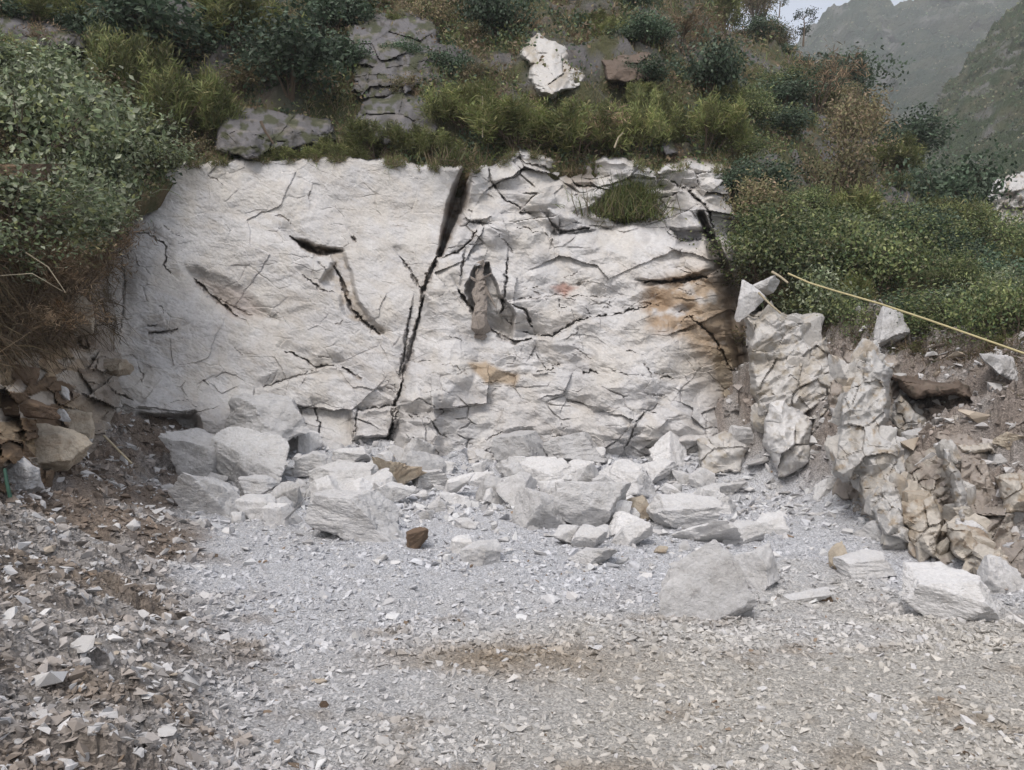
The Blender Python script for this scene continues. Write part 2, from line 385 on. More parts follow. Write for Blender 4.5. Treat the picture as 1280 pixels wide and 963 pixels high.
# ledges of the right slab: everything above the line steps back
def step(line, amt, fade_up=70, w=3.0, um=10):
    ls = np.interp(wu, [p[0] for p in line], [p[1] for p in line])
    k = sstep(w, -w, wv-ls)*sstep(line[0][0]-um, line[0][0]+um, U)*sstep(line[-1][0]+um, line[-1][0]-um, U)
    return amt*k*np.exp(-np.maximum(ls-wv, 0)/fade_up)
for L, a, f in (
    ([(645, 424), (690, 424), (722, 404), (770, 394), (835, 384)], 0.42, 90),
    ([(628, 378), (700, 368), (770, 374), (830, 352)], 0.22, 60),
    ([(690, 296), (740, 290), (800, 284), (850, 300)], 0.5, 70),
    ([(600, 268), (660, 270), (700, 300)], 0.30, 60),
    ([(605, 236), (650, 240), (700, 226), (760, 222)], 0.35, 40),
    ([(800, 350), (850, 350), (890, 338)], -0.30, 40),
    ([(500, 468), (560, 452), (650, 462), (740, 470)], 0.16, 50),
    ([(810, 445), (850, 420), (920, 440)], 0.2, 60),
    ([(330, 486), (380, 470), (440, 470), (492, 500)], 0.16, 50),
    ([(360, 300), (400, 322), (424, 318)], 0.12, 40),
    ([(150, 470), (230, 500), (330, 515)], 0.12, 60),
    ([(800, 243), (850, 232), (905, 262)], 0.35, 30),
):
    D = D+0.8*step(L, a, f)
# facets
rough_r = sstep(0.2, 0.8, side)
up_r = rough_r*sstep(330, 250, Vv); low = sstep(455, 520, Vv); edge_r = sstep(800, 850, U)*sstep(430, 380, Vv)
left_low = sstep(420, 500, Vv)*(1-side)
pu, pv = U+2.5*fbm(U/24, Vv/24, 1., 3), Vv+2.5*fbm(U/24, Vv/24, 5., 3)
f1, e1, _ = voro(pu+0.35*pv, pv, 88, 56, 11)
f2, e2, _ = voro(pu-0.3*pv, pv, 42, 22, 12, 1.2)
A1 = 0.03+0.10*up_r+0.055*rough_r+0.06*low+0.09*edge_r
A2 = 0.010+0.06*up_r+0.012*rough_r+0.018*low+0.05*edge_r+0.008*left_low
A3 = 0.008+0.022*up_r+0.012*rough_r+0.022*low+0.02*edge_r
rm = sstep(-0.25, 0.35, fbm(U/70, Vv/70, 77., 3))
AT = 0.065+0.17*rough_r+0.10*up_r+0.10*low+0.08*edge_r
D = D+.55*A1*f1+.5*A2*f2*(0.35+rm)+AT*(tri(U*.9+.3*Vv, Vv*1.25, 92, 3)+.42*tri(U, Vv*1.4, 37, 4)+(.10+.12*rm)*tri(U, Vv*1.4, 14, 5))
D = D+(0.022+0.012*rough_r)*fbm(U/26, Vv/20, 4., 4, 0.55)+0.013*np.abs(fbm((U+.6*Vv)/13, (Vv-.5*U)/6, 4., 3))
# joints: where a coarse cell border is a deep crack
D = D+(0.008+0.08*up_r+0.035*low)*sstep(2.2, 0.4, e1)*sstep(0.05, 0.4, fbm(U/60, Vv/60, 13., 2)+0.15*up_r)
D = D+(0.015+0.09*up_r+0.05*low)*sstep(1.6, 0.3, e2)*sstep(0.1, 0.4, fbm(U/40, Vv/40, 19., 2))
stain = np.zeros(U.shape)                                                      # brown earth and rust in the joints
CR = [  # (polyline, half width, depth, stain)
    (CREV[:4], 9.0, 1.7, 1.15), (CREV[3:6], 4.2, 0.7, 0.6), (CREV[5:8], 4.5, 0.35, 0.45), (CREV[7:], 3.6, 0.5, 0.3), ([(514, 384), (506, 430), (500, 470)], 3, .25, .4),
    ([(165, 291), (186, 291), (208, 309), (205, 334), (213, 342)], 1.5, 0.22, 0.3),
    ([(244, 350), (262, 368), (296, 396)], 3.0, 0.28, 0.8), ([(270, 372), (300, 388), (318, 396)], 2.0, 0.12, 0.5),
    ([(185, 417), (205, 417), (222, 411)], 2.8, 0.2, 0.6), ([(186, 408), (194, 405)], 1.5, 0.15, 0.3),
    ([(362, 296), (378, 306), (396, 318), (420, 316)], 3.6, 0.3, 0.9),
    ([(378, 344), (400, 362), (418, 366)], 1.8, 0.2, 0.1),
    ([(418, 332), (430, 360), (438, 384), (456, 404), (474, 416)], 3.8, 0.4, 1.0),
    ([(438, 294), (444, 303)], 2.0, 0.2, 0.5), ([(428, 460), (444, 470), (452, 474)], 3.0, 0.25, 0.9),
    ([(358, 440), (378, 448), (396, 460), (416, 456)], 2.2, 0.28, 0.2), ([(330, 484), (360, 474), (396, 462)], 1.5, 0.15, 0.1),
    ([(145, 490), (168, 502)], 2.0, 0.2, 0.2), ([(392, 510), (400, 530), (396, 548)], 1.6, 0.2, 0.1),
    ([(500, 322), (514, 338), (522, 356), (530, 364)], 2.4, 0.3, 0.2),
    ([(552, 322), (572, 316), (590, 300), (596, 288)], 2.4, 0.3, 0.5), ([(580, 318), (576, 345)], 2.0, 0.25, 0.4),
    ([(634, 322), (632, 350), (627, 392)], 2.2, 0.3, 0.1), ([(610, 204), (612, 226), (628, 248), (662, 268)], 2.0, 0.3, 0.1),
    ([(636, 377), (700, 369), (770, 373)], 1.2, 0.14, 0.3), ([(655, 416), (690, 421), (720, 401), (772, 394), (815, 380)], 2.0, 0.28, 0.2),
    ([(573, 362), (588, 386), (604, 408), (642, 428), (664, 424)], 4.0, 0.55, 0.3),
    ([(640, 382), (656, 388), (664, 408)], 3.0, 0.35, 0.1), ([(684, 272), (700, 290), (736, 286)], 2.6, 0.35, 0.1),
    ([(840, 228), (862, 240), (888, 268), (892, 300)], 3.0, 0.4, 0.2), ([(806, 352), (846, 352), (884, 346)], 3.2, 0.45, 0.9),
    ([(860, 240), (880, 256)], 2.0, 0.3, 0.1), ([(832, 290), (850, 302), (876, 300)], 3.0, 0.3, 0.0),
    ([(670, 466), (692, 461)], 1.6, 0.2, 0.1), ([(728, 468), (738, 464), (748, 466)], 2.2, 0.28, 0.2),
    ([(806, 516), (796, 528), (780, 562)], 1.8, 0.2, 0.1), ([(540, 528), (548, 542), (560, 546)], 2.0, 0.25, 0.0),
    ([(440, 552), (448, 514), (496, 506)], 2.0, 0.25, 0.0), ([(496, 516), (488, 540), (480, 552)], 3.2, 0.4, 0.2),
    ([(862, 396), (890, 420), (918, 470)], 2.2, 0.3, 0.6), ([(876, 268), (900, 330), (916, 384), (925, 440), (932, 520)], 11, 1.2, 0.9),
    ([(700, 205), (720, 232), (760, 236)], 2.0, 0.3, 0.2), ([(740, 205), (744, 224)], 2.0, 0.25, 0.2), ([(650, 200), (690, 214), (720, 210)], 2.2, 0.3, 0.3),
    ([(150, 300), (155, 350), (150, 430)], 2.0, 0.10, 0.0),
]
def crack(D, stain, L, w, dep, st, wob=2.5):
    """cut one joint into the depth map, only touching the window round it"""
    xs = [p[0] for p in L]; ys = [p[1] for p in L]; g = 3*w+14
    j0, j1 = np.searchsorted(fu, (min(xs)-g, max(xs)+g)); i0, i1 = np.searchsorted(fv, (min(ys)-g, max(ys)+g))
    if j1-j0 < 2 or i1-i0 < 2: return
    u, v = U[i0:i1, j0:j1], Vv[i0:i1, j0:j1]
    d, t = seg_dist(u+wob*fbm(u/10, v/10, 2., 4, .6), v+wob*fbm(u/10, v/10, 6., 4, .6), L)
    br = sstep(-0.45, 0.15, fbm(u/13, v/13, 23., 2)) if w < 8 else 1.0
    wt = (w*0.8 if w < 8 else w)*(0.25+0.8*np.sin(np.pi*np.clip(t, 0.06, 0.94))*(0.25+0.75*br))*(1+(0.35 if w < 8 else .04)*fbm(u/6, v/6, 29., 2))
    D[i0:i1, j0:j1] += dep*0.6*sstep(wt*1.5, wt*0.2, d)
    if w < 8:                                                                   # one lip of the joint stands a little back
        sd = np.full(u.shape, 1e9); best = np.full(u.shape, 1e9)
        for (a, b), (c_, e_) in zip(L[:-1], L[1:]):
            n_ = math.hypot(c_-a, e_-b); s_ = ((u-a)*(e_-b)-(v-b)*(c_-a))/n_
            tq = np.clip(((u-a)*(c_-a)+(v-b)*(e_-b))/n_**2, 0, 1); q_ = np.hypot(u-a-tq*(c_-a), v-b-tq*(e_-b)); m_ = q_ < best
            best = np.where(m_, q_, best); sd = np.where(m_, s_, sd)
        D[i0:i1, j0:j1] += min(.11, dep*.35)*sstep(-1, 1.5, sd)*np.exp(-np.maximum(sd, 0)/14)*sstep(3*w+12, w+4, best)
    stain[i0:i1, j0:j1] = np.maximum(stain[i0:i1, j0:j1], 0.8*st*sstep(wt*2.3, wt*0.4, d)*(.35+.65*sstep(-.3, .3, fbm(u/18, v/18, 37., 3))))
for L, w, dep, st in CR: crack(D, stain, L, w, dep, st, .6 if w > 8 else 2.5)
rc = np.random.default_rng(31)
for k in range(150):                                                            # short hairline joints all over
    u0 = rc.uniform(150, 930); v0_ = rc.uniform(212, 585); L_ = rc.uniform(5, 30); onr = u0 > np.interp(v0_, [p[1] for p in CREV], [p[0] for p in CREV])
    if not onr and rc.random() < .55: continue
    an = rc.normal(0.1, .35) if (onr or rc.random() < .5) else rc.normal(.8, .3)
    if rc.random() < .12: an += 1.4
    p1 = (u0+L_*math.cos(an), v0_+L_*math.sin(an)); pm = ((u0+p1[0])/2+rc.normal()*3, (v0_+p1[1])/2+rc.normal()*2)
    crack(D, stain, [(u0, v0_), pm, p1], rc.uniform(.6, 1.5), rc.uniform(.03, .12)*(1.3 if onr else .8), rc.uniform(0, .5))
# niche with the stump, holes behind flakes
D = D+0.6*soft_poly(wu, wv, [(582, 362), (590, 336), (612, 330), (624, 366), (644, 392), (640, 422), (604, 404)], 2.5)
D = D+0.30*soft_poly(wu, wv, [(364, 297), (398, 309), (422, 315), (396, 319)], 3)
D = D+0.45*soft_poly(wu, wv, [(738, 262), (765, 238), (800, 232), (812, 268), (780, 280)], 5)
D = D-0.35*soft_poly(wu, wv, [(684, 262), (716, 268), (742, 284), (700, 292)], 4)
D = D+0.25*soft_poly(wu, wv, [(836, 286), (878, 284), (872, 310), (846, 306)], 4)
CLEFT = [(364, 296), (398, 308), (424, 314), (436, 345), (446, 378), (478, 414), (462, 416), (432, 392), (418, 366), (400, 352), (414, 330), (396, 320)]
D = D+0.20*soft_poly(wu, wv, CLEFT, 3.5)+0.10*soft_poly(wu, wv, [(230, 330), (300, 360), (345, 400), (300, 402), (250, 366)], 8)
D = D-0.18*soft_poly(wu, wv, [(640, 300), (700, 296), (800, 290), (850, 310), (840, 345), (760, 366), (650, 360)], 22)
D = D+0.5*soft_poly(wu, wv, [(176, 520), (240, 520), (250, 552), (200, 560)], 6)
D = D-0.30*soft_poly(wu, wv, [(440, 512), (498, 508), (488, 548), (442, 550)], 3)
D = D-0.25*soft_poly(wu, wv, [(498, 500), (545, 490), (552, 575), (505, 580)], 6)
# round off: over the top, into the left bank, down at the foot
TOPU = (84, 150, 200, 235, 300, 430, 545, 600, 640, 690, 750, 790, 830, 905, 930, 975)
TOPV = (300, 262, 222, 208, 202, 200, 212, 214, 196, 204, 201, 208, 213, 214, 310, 420)
topline = top = np.interp(U, TOPU, TOPV)+5*fbm(U/30, 0*U, 5., 4, .6)+5*tri(U, 0*U, 26, 9, 0.)*sstep(560, 620, U)
ov = np.maximum(top-Vv, 0)
D = D+0.06*np.minimum(ov, 4)+0.25*np.maximum(ov-3, 0)*0.6
D = D+2.5*sstep(945, 972, U)
# colour
n1 = fbm(U/80, Vv/80, 50., 4); n2 = fbm(U/22, Vv/16, 51., 4); n3 = fbm(U/130, Vv/110, 52., 3); n4 = fbm(U/7, Vv/4, 55., 3)
c = np.array([0.535, 0.525, 0.518])+0*U[..., None]
c = mixc(c, sstep(-0.1, 0.5, n3)*0.35, (0.53, 0.52, 0.525))
c = mixc(c, sstep(-0.3, 0.4, fbm(U/95, Vv/75, 71., 4))*0.55, (0.43, 0.425, 0.43))
c = mixc(c, sstep(-0.05, 0.5, n1)*0.5, (0.475, 0.445, 0.405))
c = mixc(c, sstep(.15, .45, fbm(U/16, Vv/9, 72., 4))*.45, (.38, .37, .365))
c = mixc(c, sstep(.2, .5, fbm((U+.5*Vv)/8, Vv/26, 73., 3))*.35, (.60, .59, .58))
c = mixc(c, sstep(0.0, 0.5, fbm(U/38, Vv/55, 58., 4))*0.4, (0.53, 0.495, 0.44))
c = mixc(c, sstep(0.1, 0.5, fbm((U+.7*Vv)/60, (Vv-.5*U)/14, 59., 4))*0.45, (0.45, 0.42, 0.385))
c = mixc(c, sstep(0.2, 0.7, n2)*0.35, (0.42, 0.40, 0.385))
c = mixc(c, sstep(0.35, 0.8, n4)*0.3, (0.38, 0.37, 0.36))
c = mixc(c, up_r*sstep(0.1, 0.5, n2)*0.45, (0.36, 0.355, 0.36))
c = mixc(c, low*sstep(-0.3, 0.4, n1)*0.4, (0.44, 0.43, 0.43))
c = mixc(c, 0.65*sstep(190, 130, U+12*n2), (0.40, 0.365, 0.32))
c = mixc(c, 0.92*soft_poly(wu, wv, [(806, 356), (880, 336), (918, 370), (930, 455), (897, 462), (858, 424), (808, 412)], 12)*sstep(-0.9, 0.0, n2+0.3*n1), (0.31, 0.22, 0.14))
c = mixc(c, 0.35*soft_poly(wu, wv, [(860, 300), (930, 330), (935, 520), (890, 520), (850, 440)], 25), (0.40, 0.33, 0.25))
c = mixc(c, 0.85*soft_poly(wu, wv, [(584, 456), (612, 453), (644, 472), (640, 484), (605, 480)], 4), (0.33, 0.25, 0.165))
c = mixc(c, 0.7*soft_poly(wu, wv, [(690, 360), (705, 355), (722, 362), (705, 370)], 4), (0.33, 0.16, 0.12))
c = mixc(c, 0.8*soft_poly(wu, wv, [(370, 299), (398, 309), (422, 315), (396, 319)], 2), (0.30, 0.235, 0.165))
c = mixc(c, 0.55*soft_poly(wu, wv, CLEFT, 3)*sstep(-.4, .3, n2), (0.33, 0.27, 0.20))
c = mixc(c, 0.35*soft_poly(wu, wv, [(250, 350), (310, 365), (330, 395), (290, 400)], 8), (0.42, 0.32, 0.27))
c = mixc(c, 0.6*soft_poly(wu, wv, [(700, 215), (745, 205), (738, 240), (705, 238)], 6), (0.24, 0.19, 0.14))
c = mixc(c, 0.8*soft_poly(wu, wv, [(836, 286), (878, 284), (872, 310), (846, 306)], 4), (0.24, 0.235, 0.24))
c = mixc(c, 0.7*soft_poly(wu, wv, [(890, 440), (925, 430), (935, 520), (905, 500)], 6), (0.36, 0.29, 0.2))
c = mixc(c, np.clip(stain, 0, 1)*0.92, (0.16, 0.115, 0.08))
c = mixc(c, sstep(3, 14, ov), (0.12, 0.09, 0.06))
FACED = D; FTOP = top
def face_d(u, v): return float(FACED[int(v-170), int(u-84)])
me = mesh_np('rock_face', P(U, Vv, D).reshape(-1, 3), grid_faces(*U.shape), c.reshape(-1, 3))
tag(link('rock_face', me, M_FACE), 'tall cracked white limestone face split by a dark slanting crevice', 'rock face', kind='structure')

# ------------------------------------------------------------------ brown earth bank at the left end of the face
lu = np.arange(-720, 215, 1.6); lv = np.arange(205, 700, 1.6)
U, Vv = np.meshgrid(lu, lv)
bd = np.interp(U, (-720, -260, -60, 0, 60, 120, 160, 215), (5.6, 6.0, 6.5, 7.0, 8.4, 10.6, 12.6, 14.6))
D = bd+0.0042*(620-Vv)*bd/8+0.25*fbm(U/70, Vv/70, 60., 3)*bd/8
wu = U+9*fbm(U/40, Vv/40, 61., 3); wv = Vv+9*fbm(U/40, Vv/40, 62., 3)
D = D+0.55*soft_poly(wu, wv, [(-700, 350), (40, 330), (130, 290), (142, 360), (110, 440), (20, 480), (-700, 490)], 16)*bd/9
pu, pv = U+2.5*fbm(U/24, Vv/24, 1., 3), Vv+2.5*fbm(U/24, Vv/24, 5., 3)
f1, e1, o1 = voro(pu-.4*pv, pv, 62, 36, 63, 1.2)
f2, e2, o2 = voro(pu-.4*pv, pv, 27, 15, 64, 1.2)
rk = sstep(430, 480, Vv+0.2*U)
D = D+(0.06+0.13*rk)*f1+(0.03+0.055*rk)*f2+0.07*fbm(U/15, Vv/12, 66., 4, 0.6)
n1 = fbm(U/50, Vv/40, 67., 4); n2 = fbm(U/14, Vv/11, 68., 4)
c = np.array([0.15, 0.105, 0.07])+0*U[..., None]
c = mixc(c, sstep(0.0, 0.5, n1)*0.6, (0.30, 0.205, 0.12))
c = mixc(c, rk*sstep(0.05, 0.35, o1+0.4*n2)*0.9, (0.42, 0.325, 0.22))
c = mixc(c, rk*sstep(0.45, 0.7, o2+0.3*n1)*0.8, (0.52, 0.48, 0.43))
c = mixc(c, sstep(70, 150, U+25*n1+.12*(Vv-450))*0.8, (0.42, 0.39, 0.355))
c = mixc(c, 0.9*soft_poly(wu, wv, [(66, 375), (108, 366), (118, 395), (100, 420), (70, 412)], 5), (0.32, 0.175, 0.08))
c = mixc(c, sstep(0.25, 0.6, n2)*0.5, (0.08, 0.06, 0.045))
me = mesh_np('earth_bank', P(U, Vv, D).reshape(-1, 3), grid_faces(*U.shape), c.reshape(-1, 3))
tag(link('earth_bank', me, M_SOIL), 'brown earth bank with broken rock left of the white face', 'earth bank', kind='structure')
def bank_pt(u, v, fwd=0.0):
    i = int(np.clip(round((v-205)/1.6), 0, len(lv)-1)); j = int(np.clip(round((u+720)/1.6), 0, len(lu)-1))
    return P(u, v, BANKD[i, j]-fwd)
BANKD = D

# ------------------------------------------------------------------ mountains beyond
TREES = []; RIGHTF = ((.05, .07, .035), (.08, .085, .05), (.10, .09, .06), (.04, .06, .035))
def leaves(centers, normals, size, aspect, col, r, droop=0.0):
    """folded diamond leaves of four vertices"""
    n = len(centers)
    t = r.normal(size=(n, 3)); t[:, 2] -= droop; t /= np.linalg.norm(t, axis=1)[:, None]
    s = np.cross(t, normals+r.normal(size=(n, 3))*0.6); s /= np.linalg.norm(s, axis=1)[:, None]+1e-9
    nn = np.cross(s, t)
    L = size[:, None]
    a = centers; b = centers+t*L; m = centers+t*L*0.45
    V = np.stack([a, m+s*L*aspect+nn*L*0.08, b, m-s*L*aspect+nn*L*0.08], 1).reshape(-1, 3)
    i = np.arange(n)*4
    Fq = np.stack([i, i+1, i+2, i+3], 1)
    return V, Fq, np.repeat(col, 4, axis=0)
def mountain(name, ru, rv, depth_r, depth_b, vb, label, amp, fr, greens, seed, nu=260, nv=160):
    u = np.linspace(ru[0], ru[-1], nu)[None, :]; t = np.linspace(0, 1, nv)[:, None]
    k_jit = 1.6 if fr > .1 else .5; top = np.interp(u, ru, rv); v = vb+(top-vb)*t
    top = top+8*fbm(u/26, 0*u, seed, 4, .6)*(k_jit); v = vb+(top-vb)*t
    d = depth_b+(depth_r-depth_b)*t**1.3+0*u
    p = P(u+0*v, v, d)
    x, y, z = p[..., 0], p[..., 1], p[..., 2]
    k = fr
    nz = fbm(x*k, z*k, y*k*0.5+seed, 5, 0.55); gul = np.abs(fbm(x*k*0.8+z*k*0.4, z*k*0.25, seed+9., 4))
    p[..., 1] += amp*(1.2*nz+1.6*gul)*sstep(0.0, 0.1, 1-t+0.03)
    p[..., 2] += amp*(0.55*fbm(x*k*2.5, z*k*2.5, seed, 4, .6)+.25*np.abs(fbm(x*k*9, z*k*9, seed+5., 3)))
    bk = p[-1].copy()[None]; bk[..., 1] += 25; bk[..., 2] -= 25
    p = np.concatenate([p, bk], 0)
    x, y, z = p[..., 0], p[..., 1], p[..., 2]
    c = np.array(greens[0])+0*x[..., None]
    c = mixc(c, sstep(-0.2, 0.5, fbm(x*k*2, z*k*2, y*k+seed, 5)), greens[1])
    c = mixc(c, sstep(0.25, 0.6, fbm(x*k*3, z*k*2, y*k+seed+20, 5))*0.8, greens[2])
    ptc = p[1:-2:, :].reshape(-1, 3); r = np.random.default_rng(int(seed)); i = r.integers(0, len(ptc), 90000)
    q = ptc[i]+r.normal(size=(len(i), 3))*np.array([1, .5, .35])*depth_b/F*3; ok = fbm(q[:, 0]*k*4, q[:, 2]*k*4, seed+30., 3) > -.05; q = q[ok]; n = len(q)
    lc = (np.array(RIGHTF)[r.integers(0, 4, n)])*r.uniform(.7, 1.4, (n, 1))*(.8+2.0*sstep(-.4, .5, fbm(q[:, 0]*k*9, q[:, 2]*k*9, seed+50., 3)))[:, None]
    TREES.append(leaves(q, r.normal(size=(n, 3))+np.array([0, -1, .5]), q[:, 1]/F*r.uniform(1.8, 4.5, n)*(1 if k > .1 else .7), .42, lc, r, -.5))
    me = mesh_np(name, p.reshape(-1, 3), grid_faces(*x.shape), c.reshape(-1, 3))
    return tag(link(name, me, M_FAR), label, 'mountain', kind='structure')
mountain('far_mountain', (700, 985, 1006, 1022, 1045, 1078, 1098, 1118, 1128, 1150, 1200, 1300, 1500, 1900),
         (170, 66, 40, 26, 8, -6, -2, 10, 6, -6, -30, -50, -60, -60), 520, 95, 400,
         'hazy grey mountain peak against the white sky', 9, 0.03, ((0.02, 0.04, 0.022), (0.055, 0.065, 0.04), (0.15, 0.148, 0.14)), 3., 340, 260)
mountain('side_mountain', (1080, 1105, 1125, 1150, 1178, 1206, 1236, 1272, 1370, 1700), (340, 290, 235, 172, 122, 80, 42, 4, -60, -60), 170, 62, 430,
         'green and grey mountainside at the right edge beyond the hill', 2.6, 0.13, ((0.06, 0.085, 0.04), (0.11, 0.115, 0.065), (0.24, 0.23, 0.22)), 7., 340, 300)

# ------------------------------------------------------------------ rocks
ICO = {}
for s in (1, 2, 3, 4, 5, 6):
    bm = bmesh.new(); bmesh.ops.create_icosphere(bm, subdivisions=s, radius=1)
    ICO[s] = (np.array([v.co[:] for v in bm.verts]), np.array([[v.index for v in f.verts] for f in bm.faces])); bm.free()
def hull(seed, npts, dims):
    """an angular chip: the convex hull of a few points in a worn box"""
    r = np.random.default_rng(seed); p = r.uniform(-1, 1, (npts, 3)); p /= (np.abs(p)**3.2).sum(1, keepdims=True)**(1/3.2)
    p *= r.uniform(.75, 1.0, (npts, 1)); bm = bmesh.new()
    for q in p*np.array(dims): bm.verts.new(q)
    res = bmesh.ops.convex_hull(bm, input=bm.verts[:])
    bmesh.ops.delete(bm, geom=[g for g in set(res['geom_interior']+res['geom_unused']) if isinstance(g, bmesh.types.BMVert) and g.is_valid], context='VERTS')
    bm.verts.index_update(); bm.normal_update()
    v = np.array([a.co[:] for a in bm.verts]); f = np.array([[a.index for a in b.verts] for b in bm.faces]); bm.free(); return v, f
def rock_verts(seed, sub=4, cuts=16, rough=0.05, flat=1.0):
    """an angular block: the radial form of a polyhedron of random planes, its edges worn by a soft minimum, then broken up"""
    r = np.random.default_rng(seed)
    v = ICO[sub][0]
    n = r.normal(size=(cuts, 3)); n /= np.linalg.norm(n, axis=1)[:, None]
    ax = np.array([(0, 0, 1), (0, 0, -1), (0, -1, 0), (0, 1, 0), (1, 0, 0), (-1, 0, 0)])+r.normal(size=(6, 3))*0.42
    ax /= np.linalg.norm(ax, axis=1)[:, None]; n = np.concatenate([ax, n])
    dd = np.concatenate([r.uniform(0.62, 0.92, 6), r.uniform(0.70, 1.05, cuts)])
    q = np.maximum((v@n.T)/dd, 1e-4)                                           # 1/distance along each ray
    k = 90.0
    qm = q.max(1); rad = 1/(qm*((q/qm[:, None])**k).sum(1)**(1/k)) if sub > 2 else 1/qm
    if rough > 0:
        p = v*rad[:, None]; o = r.uniform(0, 50, 3)
        a = p*1.6+o; rad = rad*(1+rough*0.9*fbm(a[:, 0], a[:, 1], a[:, 2], 3, 0.55))
        a6 = p*5+o; rad = rad*(1-rough*0.45*np.abs(fbm(a6[:, 0], a6[:, 1], a6[:, 2]*1.6, 4 if sub > 4 else 3, 0.6)))
        if sub >= 4:
            b = r.normal(size=3); b[2] += 1.5; b /= np.linalg.norm(b)
            h = p@b*4+0.5*fbm(a[:, 0]*.3, a[:, 1]*.3, a[:, 2]*.3, 2)
            saw = h-np.floor(h); rad = rad*(1-rough*0.32*saw*sstep(-.1, .4, fbm(a[:, 0]*.25+9, a[:, 1]*.25, a[:, 2]*.25, 2)))
    if rough > 0 and sub > 3:
        p = v*rad[:, None]
        for z_ in range(2):
            w_ = r.normal(size=(2, 3)); w_ /= np.linalg.norm(w_, axis=1)[:, None]; a, b = p@w_[0]+7, p@w_[1]+3
            rad = rad*(1+rough*(.75*tri(a, b, .55, seed % 40+z_)+.35*tri(a, b, .2, seed % 40+z_+5)))
    v = v*rad[:, None]
    mx, mn = v.max(0), v.min(0)
    return (v-(mx+mn)/2)/((mx-mn)/2)                                           # unit half-size box
def rock(name, mat, seed, loc, half, rotz=0.0, tilt=0.0, sub=5, cuts=6, rough=0.08, label=None, cat='boulder', group=None, shear=0.0):
    v = rock_verts(seed, sub, cuts, rough)
    v[:, :2] *= (1.03-np.random.default_rng(seed+5).uniform(-.12, .2)*v[:, 2:3]); v[:, 0] += shear*v[:, 2]
    v = v*np.array(half)
    ct, st = math.cos(tilt), math.sin(tilt)                                    # tilt in the picture plane, about y
    x, z = v[:, 0]*ct+v[:, 2]*st, -v[:, 0]*st+v[:, 2]*ct
    v[:, 0], v[:, 2] = x, z
    cz, sz = math.cos(rotz), math.sin(rotz)
    v[:, :2] = np.stack([v[:, 0]*cz-v[:, 1]*sz, v[:, 0]*sz+v[:, 1]*cz], 1)
    o = link(name, mesh_np(name, v, ICO[sub][1]), mat, loc=loc)
    return tag(o, label, cat, group)
seedc = [100]
def boulder(u, vb, w, h, mat, label, tilt=0.0, seed=None, d=None, deep=0.8, name='boulder', group='boulders at the foot of the face', sink=0.12, **kw):
    seedc[0] += 1
    if d is None:
        x, y, z = ground_at(u, min(vb, 1400))
    else:
        y = d
    hw = 1.10*w/F*y/2; hh = 1.22*h/F*y/2
    dp = hw*deep
    yc = y+dp*0.75
    x = (u-UC)/F*yc; zb = CAMZ+(VH-vb)/F*y
    zc = zb+hh*(0.82-sink)*yc/y
    return rock(name, mat, seed or seedc[0]*7+1, (x, yc, zc), (hw*1.04, dp, hh*(1+sink)), rotz=random.uniform(-.25, .25), tilt=R(tilt), label=label, group=group, **kw)
B = boulder
# left pile
B(335, 556, 100, 58, M_RG, 'rounded dusty grey boulder behind the big overhanging white boulder', d=12.3, seed=1036)
B(320, 606, 98, 62, M_RW, 'big white overhanging boulder topping the left rock pile', 4, sub=6, d=11.2, seed=1009)
B(252, 592, 72, 50, M_RG, 'grey block with a dark broken front, left of the big overhanging boulder', d=11.5, seed=1006)
B(262, 646, 78, 50, M_RG, 'pale pyramid-shaped boulder at the left end of the left pile', sub=6, seed=1030)
B(318, 628, 50, 30, M_RW, 'small round white boulder tucked under the big overhanging boulder')
B(354, 636, 52, 30, M_RG, 'dusty stone wedged right of the small round white boulder')
B(426, 622, 86, 38, M_RW, 'bright white flat-topped boulder in the middle of the left pile', 2, sub=6, seed=1012)
B(447, 677, 106, 54, M_RG, 'broad wedge-shaped grey slab at the front of the left pile', 6, sub=6, shear=-.2, seed=1026)
B(366, 668, 84, 46, M_RG, 'low dust-covered boulder half buried left of the wedge-shaped slab')
B(494, 616, 62, 42, M_RT, 'brownish slab leaning behind the bright white flat-topped boulder', 22)
B(490, 632, 46, 24, M_RW, 'small white wedge in front of the leaning brownish slab', 10)
B(521, 689, 36, 24, M_RB, 'small reddish brown wedge of rock on pale gravel', -18)
B(601, 707, 44, 26, M_RG, 'low pale lump alone on the gravel between the two rock piles')
B(440, 578, 46, 16, M_RW, 'thin white slab lying above the left pile near the crevice foot', d=11.9)
B(392, 592, 46, 24, M_RG, 'small grey stone above the bright white flat-topped boulder', d=11.6)
B(540, 612, 46, 22, M_RW, 'white stone on the scree between the two rock piles, near the leaning brownish slab')
B(570, 632, 34, 16, M_RW, 'flat white stone on the scree left of the right rock pile')
B(548, 640, 26, 14, M_RG, 'little grey stone below the white stone on the middle scree')
# right pile
B(655, 586, 74, 42, M_RG, 'grey boulder leaning against the foot of the right slab', d=12.0)
B(716, 574, 76, 30, M_RG, 'bluish grey ledge-like boulder behind the smooth white boulder', d=12.2)
B(840, 588, 48, 44, M_RW, 'square pale block behind the right pile against the face', d=12.0)
B(688, 616, 72, 42, M_RW, 'smooth white boulder with a bright top at the back of the right pile', -8, sub=6, seed=1025)
B(646, 606, 34, 26, M_RG, 'small grey boulder left of the smooth bright-topped boulder')
B(728, 622, 38, 40, M_RG, 'grey upright pointed stone in the middle of the right pile', 8)
B(812, 608, 60, 30, M_RW, 'white boulder on the back right of the right pile')
B(780, 626, 78, 44, M_RW, 'large white rounded boulder right of the grey pointed stone', 6, sub=6, seed=1014)
B(646, 634, 46, 38, M_RG, 'triangular grey boulder at the left end of the right pile', -10)
B(676, 664, 58, 42, M_RG, 'flat-faced pale boulder left of the large pitted boulder', 16)
